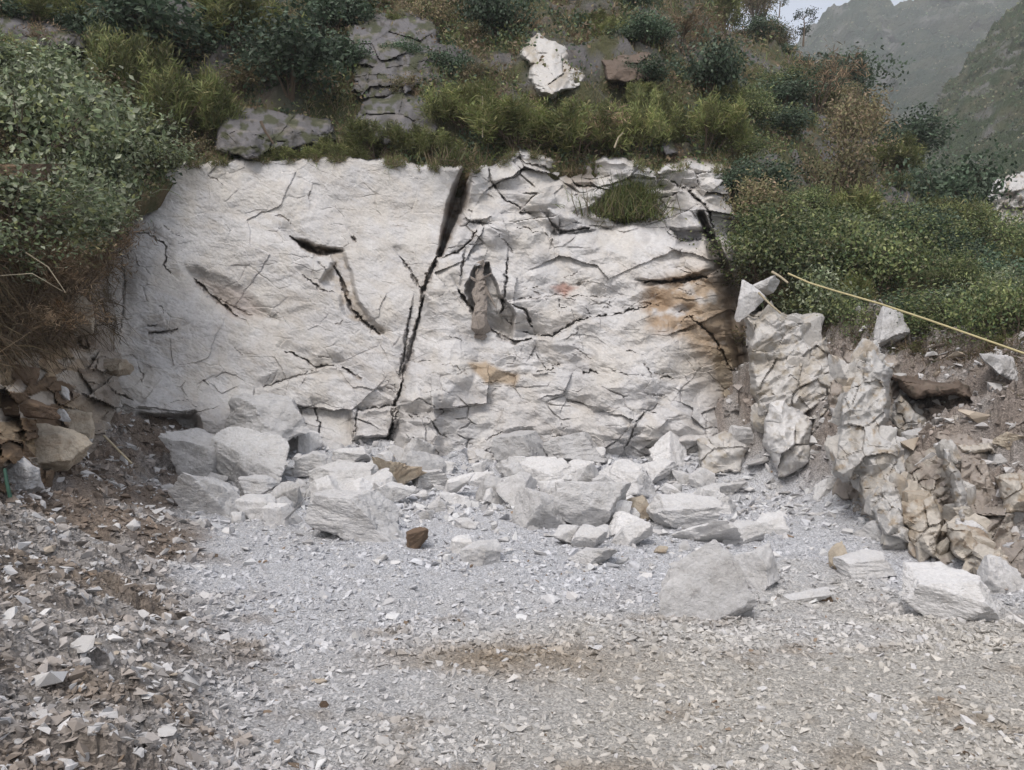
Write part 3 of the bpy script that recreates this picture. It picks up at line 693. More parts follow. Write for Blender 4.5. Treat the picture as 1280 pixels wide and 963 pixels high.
B(736, 662, 92, 56, M_RG, 'large grey boulder with a pitted right side, front of the right pile', -6, sub=6, rough=0.08, seed=1002)
B(800, 654, 32, 30, M_RT, 'small tan stone between the pitted boulder and the bluish white one')
B(780, 672, 44, 26, M_RW, 'small white broken stone right of the pitted boulder')
B(848, 662, 80, 40, M_RW, 'bluish white angular boulder at the right of the right pile', 8, sub=6, seed=1021)
B(736, 688, 38, 26, M_RW, 'white stone with a dark shadow below it in front of the pitted boulder', 12)
B(742, 706, 54, 18, M_RG, 'flat dusty slab on gravel in front of the right pile')
B(882, 685, 74, 30, M_RW, 'flat white boulder at the front right corner of the right pile', -4, seed=1034)
B(926, 680, 48, 24, M_RW, 'white pointed stone right of the flat corner boulder', -10)
B(876, 612, 32, 24, M_RW, 'small white cube-like stone right of the back white boulder')
B(898, 640, 56, 26, M_RW, 'white stone lying above the bluish white angular boulder')
B(912, 621, 38, 16, M_RG, 'small flat grey stone on the scree at the foot of the dark fissure')
B(690, 640, 30, 18, M_RG, 'little grey stone in the dark gap of the right pile')
B(614, 628, 30, 30, M_RG, 'dark grey splinter standing left of the triangular grey boulder', 20)
# fragments that fill the talus between the picked-out boulders
rf = np.random.default_rng(77); nf = 0
while nf < 150:
    k = rf.random()
    if k < .45: u, v = rf.normal(370, 85), rf.normal(620, 30)
    elif k < .84: u, v = rf.normal(760, 100), rf.normal(632, 30)
    else: u, v = rf.uniform(440, 660), rf.normal(598, 18)
    if v < 560 or v > 705 or u < 225 or u > 960: continue
    w = 13+34*rf.random()**2.2
    B(u, v, w, w*rf.uniform(.45, .85), M_RT if rf.random() < .06 else (M_RW if rf.random() < .6 else M_RG), 'angular rock fragment wedged in the talus between the larger boulders', rf.normal()*14, group='rock fragments filling the talus', sub=4, rough=.07); nf += 1
# single boulders on the floor
B(879, 772, 98, 84, M_RG, 'big smooth grey-white boulder alone on the gravel', -4, sub=6, rough=0.06, group='boulders lying on the quarry floor', sink=.03, seed=1035)
B(942, 736, 52, 48, M_RG, 'dusty boulder right behind the big lone boulder', group='boulders lying on the quarry floor')
B(1186, 778, 98, 56, M_RW, 'white boulder with dark undercut right side near the right edge', 4, sub=6, group='boulders lying on the quarry floor', sink=.03, seed=1037)
B(1080, 723, 62, 28, M_RW, 'flat-topped white stone at the foot of the right bank', group='boulders lying on the quarry floor', seed=1022)
B(1049, 714, 24, 32, M_RT, 'small tan upright stone left of the flat-topped white stone', group='boulders lying on the quarry floor')
B(1006, 753, 54, 14, M_RW, 'thin white slab flat on the gravel behind and right of the lone boulder', group='boulders lying on the quarry floor')
B(1032, 754, 14, 12, M_RB, 'tiny dark stone at the tip of the thin white slab', group='boulders lying on the quarry floor')
# outcrops: one body of bedrock each
def outcrop(name, blocks, mat, label, sub=4, cat='rock outcrop', group=None, sd=1, rough=0.07):
    V, Fs, o = [], [], 0
    for i, (u, vc, w, h, d, tl) in enumerate(blocks):
        v = rock_verts(sd*50+i, sub, 12, rough); k = d/F/2
        v = v*np.array([w*k, (w+h)/2*k*0.9, h*k]); a = R(tl)
        v = np.stack([v[:, 0]*math.cos(a)+v[:, 2]*math.sin(a), v[:, 1], -v[:, 0]*math.sin(a)+v[:, 2]*math.cos(a)], 1)
        v = v+P(u, vc, d); V.append(v); Fs.append(ICO[sub][1]+o); o += len(v)
    V = np.concatenate(V); base = np.array([V[:, 0].mean(), V[:, 1].mean(), V[:, 2].min()])
    ob = link(name, mesh_np(name, V-base, np.concatenate(Fs)), mat, loc=base)
    return tag(ob, label, cat, group)
OG = 'rock outcrops along the right bank'; HG = 'rock outcrops on the hillside'
ROCKC = {'pale': ((.49, .475, .455), (.40, .37, .33), (.36, .32, .26)), 'cream': ((.45, .44, .425), (.37, .345, .31), (.31, .255, .19)), 'tan': ((.45, .415, .365), (.36, .305, .24), (.23, .175, .125)),
         'grey': ((.135, .13, .134), (.10, .096, .094), (.065, .06, .05)), 'brown': ((.13, .10, .08), (.10, .08, .062), (.07, .058, .045)), 'earth': ((.30, .265, .235), (.40, .37, .33), (.18, .145, .115)), 'white': ((.58, .57, .56), (.52, .50, .47), (.40, .37, .33))}
GBU = np.arange(860, 1345, 8.); GBV = np.arange(380, 780, 4.)
def _col(u):
    ys = np.geomspace(4, 13.4, 420); vv = VH+(CAMZ-ground_z((u-UC)/F*ys, ys, False))/ys*F
    vv = np.minimum.accumulate(vv)+np.arange(420)*-1e-6
    return np.interp(-GBV, -vv, ys)
GB = np.array([_col(u) for u in GBU])
def bank_depth(u, v):
    """distance of the bank surface seen through a point, smooth in between"""
    a = np.clip((np.asarray(u, float)-860)/8, 0, len(GBU)-1.001); b = np.clip((np.asarray(v, float)-380)/4, 0, len(GBV)-1.001)
    i, j = a.astype(int), b.astype(int); f, g = a-i, b-j
    return (GB[i, j]*(1-f)+GB[i+1, j]*f)*(1-g)+(GB[i, j+1]*(1-f)+GB[i+1, j+1]*f)*g
def relief(poly, depth, colours, label, group, sd, lean=0.3, bulge=0.3, fa=(.10, .022), cell=(56, 38), skew=.4, thick=0.8, edge=4, cat='rock outcrop', ups=1.3, ragged=6, stand=.45, ret=False):
    """a body of bedrock standing out of the slope: fractured front, top and sides running back into the ground"""
    xs = [p[0] for p in poly]; pv = [p[1] for p in poly]; m_ = 12
    U, V_ = np.meshgrid(np.arange(min(xs)-m_, max(xs)+m_, ups), np.arange(min(pv)-m_, max(pv)+m_, ups))
    wu = U+ragged*(.5*fbm(U/16, V_/16, sd+.3, 3)+tri(U, V_, 22, sd % 50)); wv = V_+ragged*(.5*fbm(U/16, V_/16, sd+7.3, 3)+tri(U, V_, 22, sd % 50+9))
    m = soft_poly(wu, wv, poly, edge)
    dist, _ = seg_dist(wu, wv, list(poly)+[poly[0]]); dist = np.where(inpoly(wu, wv, poly), dist, 0)
    if not callable(depth) and depth < 20:
        low_ = max(poly, key=lambda q: q[1]); db_ = float(bank_depth(low_[0], low_[1]-4)); kb = stand
        depth = (lambda db_, kb: lambda u, v: (1-kb)*bank_depth(u, v)+kb*np.minimum(db_, bank_depth(u, v))-.07)(db_, kb)
    half = max(8., dist.max()); d0 = depth(U, V_) if callable(depth) else depth+0*U
    k = np.median(d0)/F
    D = d0+lean*(max(pv)-V_)*k*(0 if callable(depth) else 1)-bulge*np.sqrt(np.clip(dist/half, 0, 1))
    pu = U+1.5*fbm(U/14, V_/14, sd+.3, 3); pq = V_+1.5*fbm(U/14, V_/14, sd+7.3, 3)
    f1, e1, o1 = voro(pu+skew*pq, pq, cell[0], cell[1], sd); f2, e2, o2 = voro(pu-skew*pq, pq, cell[0]*.45, cell[1]*.45, sd+3)
    sc = k*F/11
    D = D+sc*(.45*fa[0]*f1+.4*fa[1]*f2+fa[0]*1.25*facets(U+skew*V_, V_, cell[0]*.8, sd % 60)+fa[0]*(.35 if callable(depth) else 1.1)*sstep(1.8, .3, e1)*sstep(-.1, .3, fbm(U/30, V_/30, sd+2., 2)))+(1-m)*thick
    c0, c1, c2 = ROCKC[colours]; n1 = fbm(U/26, V_/22, sd+4., 4); n2 = fbm(U/8, V_/7, sd+5., 3)
    c = np.array(c0)+0*U[..., None]
    c = mixc(c, sstep(-.1, .4, n1+.3*o1), c1); c = mixc(c, sstep(.25, .6, n2+.4*n1)*.8, c2)
    c = mixc(c, sstep(1.8, .3, e1)*(.2 if callable(depth) else .5), c2)
    if colours == 'grey': c = mixc(c, sstep(.0, .3, fbm(U/17, V_/13, sd+9., 4))*.85, (.055, .06, .03))
    pts = P(U, V_, D).reshape(-1, 3); fc = grid_faces(*U.shape); ok = (m.reshape(-1)[fc] > .03).any(1); fc = fc[ok]
    used = np.unique(fc); rm = np.full(len(pts), -1); rm[used] = np.arange(len(used)); pts = pts[used]; fc = rm[fc]
    if ret: return pts, fc, c.reshape(-1, 3)[used]
    base = np.array([pts[:, 0].mean(), pts[:, 1].mean(), pts[:, 2].min()])
    ob = link('rock_outcrop', mesh_np('rock_outcrop', pts-base, fc, c.reshape(-1, 3)[used]), M_FACE, loc=base)
    return tag(ob, label, cat, group)
def blocks(poly, n, size, tilt, aspect, colours, label, sd, stand=.55, fwd=.05):
    """jagged bedrock: overlapping angular blocks dipping the same way, grown together"""
    r = np.random.default_rng(sd); xs = [p[0] for p in poly]; ys = [p[1] for p in poly]; db = float(bank_depth(max(poly, key=lambda q: q[1])[0], max(ys)-4))
    pts, fc, cc = relief(poly, 9., colours, '', None, sd-100, bulge=.3, skew=.5, stand=stand, fa=(.13, .05), cell=(40, 44), ret=True)
    V, Fs, C, o, k = [pts], [np.concatenate([fc[:, :3], fc[:, [0, 2, 3]]])], [cc], len(pts), 0
    while k < n:
        u, v = r.uniform(min(xs), max(xs)), r.uniform(min(ys), max(ys))
        if not inpoly(np.array([u]), np.array([v]), poly)[0]: continue
        d = (1-stand)*float(bank_depth(u, v))+stand*min(db, float(bank_depth(u, v)))-fwd*r.uniform(0, 2.5)
        big = k < n*.4; h = (size[0]+(size[1]-size[0])*r.random()**1.5)*(1.25 if big else .8); w = h*min(1.1, aspect*1.35)*r.uniform(.8, 1.3); q = d/F/2; d = d+(.6*w*q if big else .25*w*q)
        b = rock_verts(sd*90+k, 4, 5, .08)*np.array([w*q, (w+h)*.5*q*.8, h*q]); a = R(tilt+r.normal()*6)
        b = np.stack([b[:, 0]*math.cos(a)+b[:, 2]*math.sin(a), b[:, 1], -b[:, 0]*math.sin(a)+b[:, 2]*math.cos(a)], 1)+P(u, v, d+.1*w*q)
        c0, c1, c2 = ROCKC[colours]; cc = np.array(c0)*r.uniform(.8, 1.08); t_ = np.clip(r.normal(.15, .3), 0, .9); cc = cc*(1-t_)+np.array(c1)*t_
        mm = sstep(.1, .5, fbm(b[:, 0]*4, b[:, 1]*4, b[:, 2]*4, 4))[:, None]*.7
        V.append(b); Fs.append(ICO[4][1]+o); C.append(cc*(1-mm)+np.array(c2)*1.15*mm); o += len(b); k += 1
    V = np.concatenate(V); base = np.array([V[:, 0].mean(), V[:, 1].mean(), V[:, 2].min()])
    return tag(link('rock_outcrop', mesh_np('rock_outcrop', V-base, np.concatenate(Fs), np.concatenate(C)), M_FACE, loc=base), label, 'rock outcrop', OG)
PA = [(938, 398), (962, 390), (1000, 402), (1015, 436), (1034, 428), (1042, 470), (1032, 522), (990, 545), (948, 522), (942, 470)]
relief([(958, 502), (984, 490), (1012, 530), (1018, 560), (1000, 592), (966, 596), (958, 545)], 11.0, 'white', 'upright pale boulder-like outcrop below the cracked outcrop', OG, 202, bulge=.6, cell=(50, 40), lean=.25)
PC = [(1070, 442), (1090, 432), (1108, 455), (1112, 500), (1104, 540), (1122, 562), (1128, 622), (1144, 684), (1106, 672), (1072, 604), (1042, 592), (1054, 500)]
relief([(1040, 470), (1068, 436), (1100, 430), (1150, 470), (1210, 530), (1250, 600), (1290, 690), (1290, 745), (1230, 728), (1150, 700), (1080, 650), (1030, 600)], 9.0, 'earth', 'broad broken brown ridge of rock running down the right bank behind the pale slabs', OG, 212, bulge=.12, fa=(.16, .05), cell=(44, 34), thick=.5, ragged=10, stand=0.)
blocks(PA, 20, (26, 60), 12, .85, 'pale', 'cracked pale outcrop right of the dark fissure', 301, stand=.75)
blocks(PC, 34, (22, 60), 10, .5, 'cream', 'tall ragged cream outcrop stepping down the right bank', 302)
blocks([(1114, 502), (1128, 494), (1160, 520), (1166, 542), (1120, 552)], 9, (14, 30), 12, .6, 'cream', 'cluster of small pale knobs right of the tall ragged outcrop', 303)
blocks([(1176, 566), (1190, 562), (1214, 620), (1214, 662), (1196, 656)], 7, (26, 50), -14, .42, 'cream', 'narrow leaning cream slab in the brown right bank', 304)
blocks([(1180, 652), (1205, 650), (1268, 706), (1274, 732), (1225, 722), (1192, 692)], 12, (24, 48), 38, .8, 'tan', 'yellowish sloping rock low on the right bank above the undercut boulder', 305, stand=.3)
blocks([(1116, 624), (1168, 614), (1180, 700), (1140, 688)], 12, (26, 56), 6, .42, 'tan', 'tan fluted rock at the foot of the tall ragged outcrop', 306, stand=.4)
relief([(1186, 556), (1236, 552), (1244, 566), (1200, 572)], 9.3, 'tan', 'brown-stained ledge above a dark hollow in the right bank', OG, 208, bulge=.3)
relief([(1246, 596), (1290, 585), (1310, 640), (1250, 640)], 8.4, 'tan', 'low tan rock at the far right of the right bank', OG, 209, lean=.6)
relief([(1110, 470), (1200, 476), (1230, 500), (1150, 498)], 10.6, 'brown', 'brown crumbling ledge under the bushes of the right bank', OG, 210, lean=.9, bulge=.2)
relief([(874, 548), (912, 536), (938, 560), (930, 590), (880, 592)], 12.0, 'pale', 'low broken pale rock at the foot of the dark fissure', OG, 211, lean=.4, bulge=.3)
for (u, v, w, h, m, t) in ((1126, 590, 34, 40, M_RW, 12), (1160, 600, 34, 30, M_RG, 20), (1206, 694, 40, 40, M_RW, 24), (1256, 742, 50, 34, M_RW, 24), (1150, 560, 36, 22, M_RG, 0), (1104, 676, 44, 30, M_RG, 12),
        (1228, 592, 46, 22, M_RG, 0), (1266, 560, 44, 18, M_RT, 0), (1270, 660, 40, 26, M_RG, 0), (930, 566, 40, 30, M_RG, 10), (905, 584, 44, 34, M_RG, 0), (1010, 585, 36, 26, M_RG, 0), (1030, 620, 36, 20, M_RW, 0)):
    B(u, v, w, h, m, 'angular block jutting from the right bank among the ragged pale outcrops', t, group='angular blocks in the right bank', sink=.25, rough=.08)
B(938, 392, 30, 40, M_RW, 'white block standing on top of the dark fissure', d=12.2, group=OG, cat='boulder')
B(952, 362, 40, 16, M_RG, 'small grey cap stone beside the bush above the white block', d=12.6, group=OG)
B(1108, 424, 36, 40, M_RG, 'grey pointed stone under the bush by the yellow hose', d=11.6, group=OG)
B(1240, 474, 50, 30, M_RG, 'grey stone on the bank top below the yellow hose', d=9.8, group=OG)
def hd(off): return lambda u, v: hill_pt(u, v)[..., 1]-off
relief([(652, 66), (672, 40), (690, 50), (708, 72), (732, 92), (728, 108), (692, 122), (660, 106), (666, 86)], hd(.75), 'pale', 'bright white rock scar on the upper hillside', HG, 221, cell=(44, 34), ragged=6, fa=(.16, .04), bulge=.25, thick=1.0)
relief([(258, 128), (300, 134), (350, 138), (418, 152), (424, 178), (380, 190), (310, 198), (268, 186)], hd(.35), 'grey', 'smooth grey outcrop just above the left slab', HG, 222, cell=(60, 34), bulge=.8, fa=(.10, .03), thick=1.4)
relief([(428, 38), (470, 18), (540, 22), (556, 60), (540, 110), (500, 128), (440, 122)], hd(.3), 'grey', 'dark grey broken cliff high on the hill left of centre', HG, 223, cell=(50, 26), fa=(.13, .04), thick=1.6, bulge=.8, ragged=10)
relief([(450, 128), (510, 110), (548, 130), (552, 172), (480, 182), (440, 165)], hd(.3), 'grey', 'dark rounded rock above the crevice head', HG, 224, cell=(70, 50), fa=(.10, .025), thick=1.4, bulge=.9)
relief([(-30, 10), (60, 2), (112, 30), (106, 64), (40, 72), (-30, 60)], hd(.3), 'grey', 'grey rock at the top left corner of the hill', HG, 225, cell=(50, 34), thick=1.6, bulge=.7, fa=(.14, .06))
relief([(820, 172), (838, 164), (848, 192), (826, 200)], hd(.3), 'grey', 'small grey stone poking from grass above the broken ledge', HG, 226, thick=1, bulge=.3)
relief([(962, 246), (985, 240), (1012, 258), (1002, 274), (970, 270)], hd(.5), 'grey', 'grey slab lying among the bushes on the right slope', HG, 227, thick=1, bulge=.4)
relief([(905, 206), (940, 196), (954, 214), (920, 222)], hd(.4), 'grey', 'weathered stone between bushes right of the face top', HG, 228, thick=1, bulge=.3)
relief([(750, 76), (800, 62), (836, 72), (820, 104), (764, 108)], hd(.25), 'brown', 'brown rock patch right of the white scar', HG, 229, thick=1.4, bulge=.6, fa=(.14, .06))
relief([(950, 78), (985, 70), (1002, 96), (966, 108)], hd(.3), 'grey', 'dim grey rock below the ridge trees', HG, 230, thick=1.6, bulge=.6)
relief([(1222, 262), (1245, 230), (1300, 210), (1340, 240), (1330, 320), (1262, 318), (1226, 302)], 58, 'cream', 'distant pale cliff at the right edge beyond the bushes', None, 231, cell=(26, 22), fa=(.12, .06), thick=4, bulge=2, ragged=9)

# left bank rocks
LG = 'broken rocks in the left bank'
for (u, v, w, h, m, t, lab) in (
    (50, 560, 100, 60, M_RT, 8, 'big ochre rock in the earth bank at the left edge'),
    (24, 600, 56, 64, M_RG, -5, 'grey rock under the big ochre rock beside the green stake'),
    (88, 528, 60, 36, M_RT, 12, 'tan rock above the big ochre rock'),
    (30, 510, 70, 34, M_RB, 5, 'dark brown rock left of the tan rock in the bank'),
    (92, 395, 54, 56, M_RT, 0, 'rusty block in the hollow of the earth bank'),
    (98, 545, 30, 34, M_RW, 20, 'white chip standing beside the big ochre rock'),
    (76, 490, 26, 18, M_RW, 25, 'small white chip above the tan rock'),
    (75, 518, 34, 14, M_RW, 12, 'flat white chip between the tan rock and the dark one'),
    (115, 590, 26, 18, M_RW, 0, 'pale stone in brown soil right of the grey rock'),
    (132, 455, 60, 26, M_RT, 18, 'tan ledge rock at the left end of the white face'),
    (20, 470, 60, 30, M_RB, 0, 'brown clod-like rock below the hollow')):
    seedc[0] += 1
    p = bank_pt(u, v, 0.02); y = p[1]; k = y/F/2
    rock('boulder', m, seedc[0]*7, p, (w*k, (w+h)/2*k*0.8, h*k), tilt=R(t), rough=0.08, label=lab, group=LG)

# loose stones: the largest few hundred singly, each copied from eight shapes
STONES = []
for i in range(8):
    v, f = hull(900+i, 10, (1, 0.7+.06*(i % 3), 0.26+0.08*(i % 4)))
    STONES.append(mesh_np('stone', v, f))
smesh = {}
def stone(u, v, w, mat, label, group, lift=0.2):
    x, y, z = ground_at(u, v); s = w/F*y/2
    i = random.randrange(8); key = (i, mat.name)
    if key not in smesh:
        me = STONES[i].copy(); me.materials.append(mat); smesh[key] = me
    o = link('stone', smesh[key], None, loc=(x, y, z+s*lift), rot=(random.uniform(-.4, .4), random.uniform(-.4, .4), random.uniform(0, 6.28)), scale=(s, s, s*random.uniform(.7, 1.2)))
    return tag(o, label, 'stone', group)
for (u, v, w, m, lab) in (
    (168, 783, 42, M_SW, 'white stone with a clean face halfway down the left bank'),
    (22, 692, 40, M_SW, 'pale flat stone near the top of the left bank at the edge'),
    (196, 862, 27, M_SW, 'bright bluish white chip low on the left bank'),
    (60, 852, 62, M_SW, 'long thin pale slab on the left bank'),
    (150, 882, 28, M_SW, 'light stone below the bright bluish white chip'),
    (78, 934, 30, M_SW, 'white stone near the bottom left corner'),
    (4, 775, 44, M_SW, 'white stone cut by the left edge of the picture'),
    (240, 854, 60, M_SG, 'broad grey flat stone at the toe of the left bank'),
    (155, 938, 46, M_SG, 'grey stone right of the white one near the bottom left corner'),
    (400, 853, 24, M_ST, 'tan stone on gravel left of the dirt patch'),
    (404, 884, 18, M_RB, 'dark small stone below the tan stone on gravel'),
    (60, 690, 30, M_ST, 'tan stone right of the pale flat stone on the left bank'),
    (100, 818, 50, M_SG, 'grey slab lying above the long thin pale slab'),
    (205, 925, 40, M_SG, 'grey cobble at the toe of the left bank near the bottom')):
    stone(u, v, w, m, lab, 'picked-out stones on the left bank')
zones = (
    ('stones strewn over the left bank', 'small pale stone strewn over the left bank', lambda: (random.uniform(0, 300), random.uniform(660, 955)), lambda u, v: u < 120+(v-640)*0.85, 62, (10, 26), (M_SW, M_SG, M_SG, M_ST)),
    ('stones on the scree', 'small white stone on the scree between and around the rock piles', lambda: (random.uniform(400, 960), random.uniform(585, 720)), lambda u, v: True, 85, (9, 24), (M_SW, M_SW, M_SG)),
    ('stones on the left scree', 'small stone at the left foot of the white face', lambda: (random.uniform(120, 400), random.uniform(560, 690)), lambda u, v: v > 560+(220-u)*.3, 22, (9, 22), (M_SW, M_SG)),
    ('stones on the right bank', 'small pale stone lying on the brown right bank', lambda: (random.uniform(930, 1280), random.uniform(450, 740)), lambda u, v: v < 640+(u-930)*0.33, 90, (10, 42), (M_SW, M_SG, M_ST)),
    ('stones on the right floor', 'small stone on gravel near the foot of the right bank', lambda: (random.uniform(930, 1280), random.uniform(680, 800)), lambda u, v: v > 650+(u-930)*0.3, 22, (9, 22), (M_SW, M_SG)))
for grp, lab, pick, ok, n, (a, b), mats in zones:
    k = 0
    while k < n:
        u, v = pick()
        if not ok(u, v): continue
        stone(u, v, a+(b-a)*random.random()**2, random.choice(mats), lab, grp); k += 1

# gravel: far too many to count
def scatter_rocks(X, Y, Z, size, col, variants, pts, seed):
    r = np.random.default_rng(seed); n = len(X); which = r.integers(0, variants, n)
    q = r.normal(size=(n, 4))*np.array([1, .3, .3, 1.0]); q /= np.linalg.norm(q, axis=1)[:, None]
    w, x, y, z = q.T
    Rm = np.stack([np.stack([1-2*(y*y+z*z), 2*(x*y-z*w), 2*(x*z+y*w)], -1), np.stack([2*(x*y+z*w), 1-2*(x*x+z*z), 2*(y*z-x*w)], -1), np.stack([2*(x*z-y*w), 2*(y*z+x*w), 1-2*(x*x+y*y)], -1)], 1)
    VV, FF, CC, o = [], [], [], 0
    for k in range(variants):
        hv, hf = hull(seed*100+k, pts, (1, .55+.09*(k % 5), .24+.10*(k % 4)))
        m = which == k; b = hv[None]*size[m][:, None, None]*r.uniform(.75, 1.25, (m.sum(), 1, 3))
        vt = np.einsum('nij,nkj->nki', Rm[m], b)+np.stack([X[m], Y[m], Z[m]], -1)[:, None, :]
        VV.append(vt.reshape(-1, 3)); FF.append((hf[None]+(np.arange(m.sum())*len(hv))[:, None, None]+o).reshape(-1, 3)); CC.append(np.repeat(col[m], len(hv), axis=0)); o += m.sum()*len(hv)
    return np.concatenate(VV), np.concatenate(FF), np.concatenate(CC)
def gravel_layer(n, y0, y1, smin, smax, sub, seed, amax=1.0):
    r = np.random.default_rng(seed)
    y = np.exp(r.uniform(np.log(y0), np.log(y1), n)*1.0); a = r.uniform(-amax, amax, n); x = a*y
    pt = fbm(x*1.1, y*1.1, 91., 3); kp = r.random(n) < .5+.5*sstep(-.3, .2, pt); x, y, pt = x[kp], y[kp], pt[kp]; n = len(x)
    s = smin*(smax/smin)**(r.random(n)**(2.4-1.0*sstep(-.1, .5, pt)))
    z = ground_z(x, y)+s*0.12
    c = ground_col(x, y)*r.uniform(0.80, 1.22, (n, 1))
    w = r.random(n) < 0.07; c[w] = np.array([0.50, 0.49, 0.48])*r.uniform(0.85, 1.1, (w.sum(), 1))
    w = r.random(n) < 0.012; c[w] = np.array([0.25, 0.19, 0.14])*r.uniform(0.7, 1.3, (w.sum(), 1))
    return scatter_rocks(x, y, z, s, np.clip(c, 0, .62), 12, sub, seed)
def rubble_layer(n, seed):
    r = np.random.default_rng(seed); y = np.exp(r.uniform(np.log(1.5), np.log(13.8), n*6)); x = r.uniform(-1.05, 1.0, n*6)*y
    dl, dr = ground_parts(x, y)
    dens = 0.8*sstep(-.3, .5, dl)+.05+0.75*sstep(-.4, .3, dr)+1.0*sstep(8.6, 10.4, y)
    ok = r.random(n*6) < dens*(.4+.6*sstep(-.3, .3, fbm(x*1.4, y*1.4, 77., 2))); x, y = x[ok][:n], y[ok][:n]; n = len(x)
    s = (.02+.085*r.random(n)**3)*np.clip(y/8, .5, 1.1)
    c = ground_col(x, y)*r.uniform(.8, 1.45, (n, 1)); w = r.random(n) < .35; c[w] = np.array([.52, .51, .505])*r.uniform(.8, 1.1, (w.sum(), 1))
    return scatter_rocks(x, y, ground_z(x, y)+s*.15, s, np.clip(c, 0, .6), 14, 8, seed)
RL = rubble_layer(31000, 5)
tag(link('rubble', mesh_np('rubble', RL[0], RL[1], RL[2]), M_GRAVEL), 'broken angular rubble spread over the banks and the scree', 'rubble', kind='stuff')
layers = [gravel_layer(80000, 1.3, 6.2, 0.007, 0.040, 8, 1), gravel_layer(74000, 5.2, 13.6, 0.009, 0.052, 7, 2)]
V = np.concatenate([l[0] for l in layers]); Fc = np.concatenate([layers[0][1], layers[1][1]+len(layers[0][0])]); C = np.concatenate([l[2] for l in layers])
tag(link('gravel', mesh_np('gravel', V, Fc, C), M_GRAVEL), 'loose angular gravel covering the quarry floor', 'gravel', kind='stuff')

# ------------------------------------------------------------------ plants
def shrub_mesh(seed, nl, lsize, aspect, pal, lobes=9, height=1.0, spread=1.0, droop=0.2, feather=0.0):
    r = np.random.default_rng(seed)
    # branch tips fanned from the base, leaves around each branch's outer half
    cs, ns = [], []; tubes = []
    nb = lobes*4
    for i in range(lobes):
        az = r.uniform(0, 6.28); el = r.uniform(0.25, 1.0)
        rad = 0.5*spread*math.sqrt(r.random())*(1.15-0.5*el*0.6)
        tip = np.array([rad*math.cos(az), rad*math.sin(az), height*(0.35+0.65*el)*(1-0.35*rad)])
        mid = tip*np.array([.45, .45, .55])+r.normal(size=3)*0.04
        tubes.append(tube([(0.02*math.cos(az), 0.02*math.sin(az), -0.12), tuple(mid), tuple(tip)], [0.018, 0.011, 0.004], 5))
        k = nl//lobes
        lr = np.array([0.27, 0.27, 0.22])*spread*r.uniform(0.7, 1.25)
        sub = r.integers(5, 9)
        sc = r.normal(size=(sub, 3)); sc /= np.linalg.norm(sc, axis=1)[:, None]; sc *= r.uniform(0.5, 1.0, (sub, 1))
        for j in range(sub):
            kk = k//sub
            p = r.normal(size=(kk, 3))*0.40
            if feather > 0: p = p*np.array([.35, .35, 1.0])+np.array([0, 0, .3]); 
            q = (sc[j]+p)*lr+tip-np.array([0, 0, lr[2]*0.3])
            cs.append(q); ns.append((q-np.array([0, 0, height*0.3])))
            if r.random() < .5: tubes.append(tube([tuple(mid), tuple(tip+sc[j]*lr*0.8)], [0.006, 0.002], 4))
    c = np.concatenate(cs); nn = np.concatenate(ns); nn /= np.linalg.norm(nn, axis=1)[:, None]+1e-9
    keep = c[:, 2] > -0.05; c, nn = c[keep], nn[keep]
    n = len(c)
    pal = np.array(pal)*1.7; w = r.integers(0, len(pal), n)
    lob = np.repeat(r.uniform(.5, 1.5, len(cs)), [len(a) for a in cs])[keep]
    col = pal[w]*r.uniform(0.7, 1.3, (n, 1))*lob[:, None]
    V, Fq, cc = leaves(c, nn, lsize*r.uniform(0.6, 1.3, n), aspect, col, r, droop) if feather == 0 else feather_leaves(c, lsize, col, r)
    me = mesh_np('foliage', V, Fq, cc); me.materials.append(M_LEAF)
    tv, tf = join_tubes(tubes); ms = mesh_np('stem', tv, tf); ms.materials.append(M_BARK)
    return me, ms
def feather_leaves(c, lsize, col, r):
    n = len(c); t = r.normal(size=(n, 3))*0.6; t[:, 2] += 0.75; t /= np.linalg.norm(t, axis=1)[:, None]
    s = np.cross(t, r.normal(size=(n, 3))); s /= np.linalg.norm(s, axis=1)[:, None]
    L = (lsize*r.uniform(.7, 1.6, n))[:, None]
    b = c+t*L*np.array([1, 1, .85])
    V = np.stack([c, c+t*L*.5+s*L*.06, b, c+t*L*.5-s*L*.06], 1).reshape(-1, 3); i = np.arange(n)*4
    return V, np.stack([i, i+1, i+2, i+3], 1), np.repeat(col, 4, axis=0)
BROAD = ((.085, .105, .06), (.11, .128, .078), (.06, .08, .04), (.15, .162, .115), (.095, .105, .045))
FINE = ((.085, .10, .034), (.11, .12, .045), (.07, .085, .03), (.13, .12, .055))
DARK = ((.038, .06, .036), (.05, .074, .046), (.072, .095, .064), (.03, .048, .026))
OLIVE = ((.10, .09, .045), (.12, .10, .055), (.08, .08, .04), (.14, .105, .07))
RIGHT = ((.062, .085, .036), (.092, .115, .042), (.13, .145, .06), (.043, .066, .03), (.135, .14, .075))
DRYB = ((.15, .105, .065), (.19, .14, .09), (.11, .08, .05))
KIND = {
    'broad': [shrub_mesh(s, 4600, .064, .27, BROAD, 13, .85, 1.1, .6) for s in (1, 2, 3)],
    'fine': [shrub_mesh(s, 9000, .105, .1, FINE, 14, .85, 1.05, feather=1) for s in (4, 5, 6)],
    'dark': [shrub_mesh(s, 3600, .07, .32, DARK, 12, .9, 1.1, .2) for s in (7, 8, 9)],
    'olive': [shrub_mesh(s, 2600, .065, .22, OLIVE, 10, .85, 1.1, 0) for s in (10, 11)],
    'right': [shrub_mesh(s, 6500, .046, .27, RIGHT, 13, .85, 1.1, .3) for s in (12, 13, 14)],
    'dry': [shrub_mesh(s, 1500, .10, .08, DRYB, 9, .8, 1.1, feather=1) for s in (15, 16)],
}
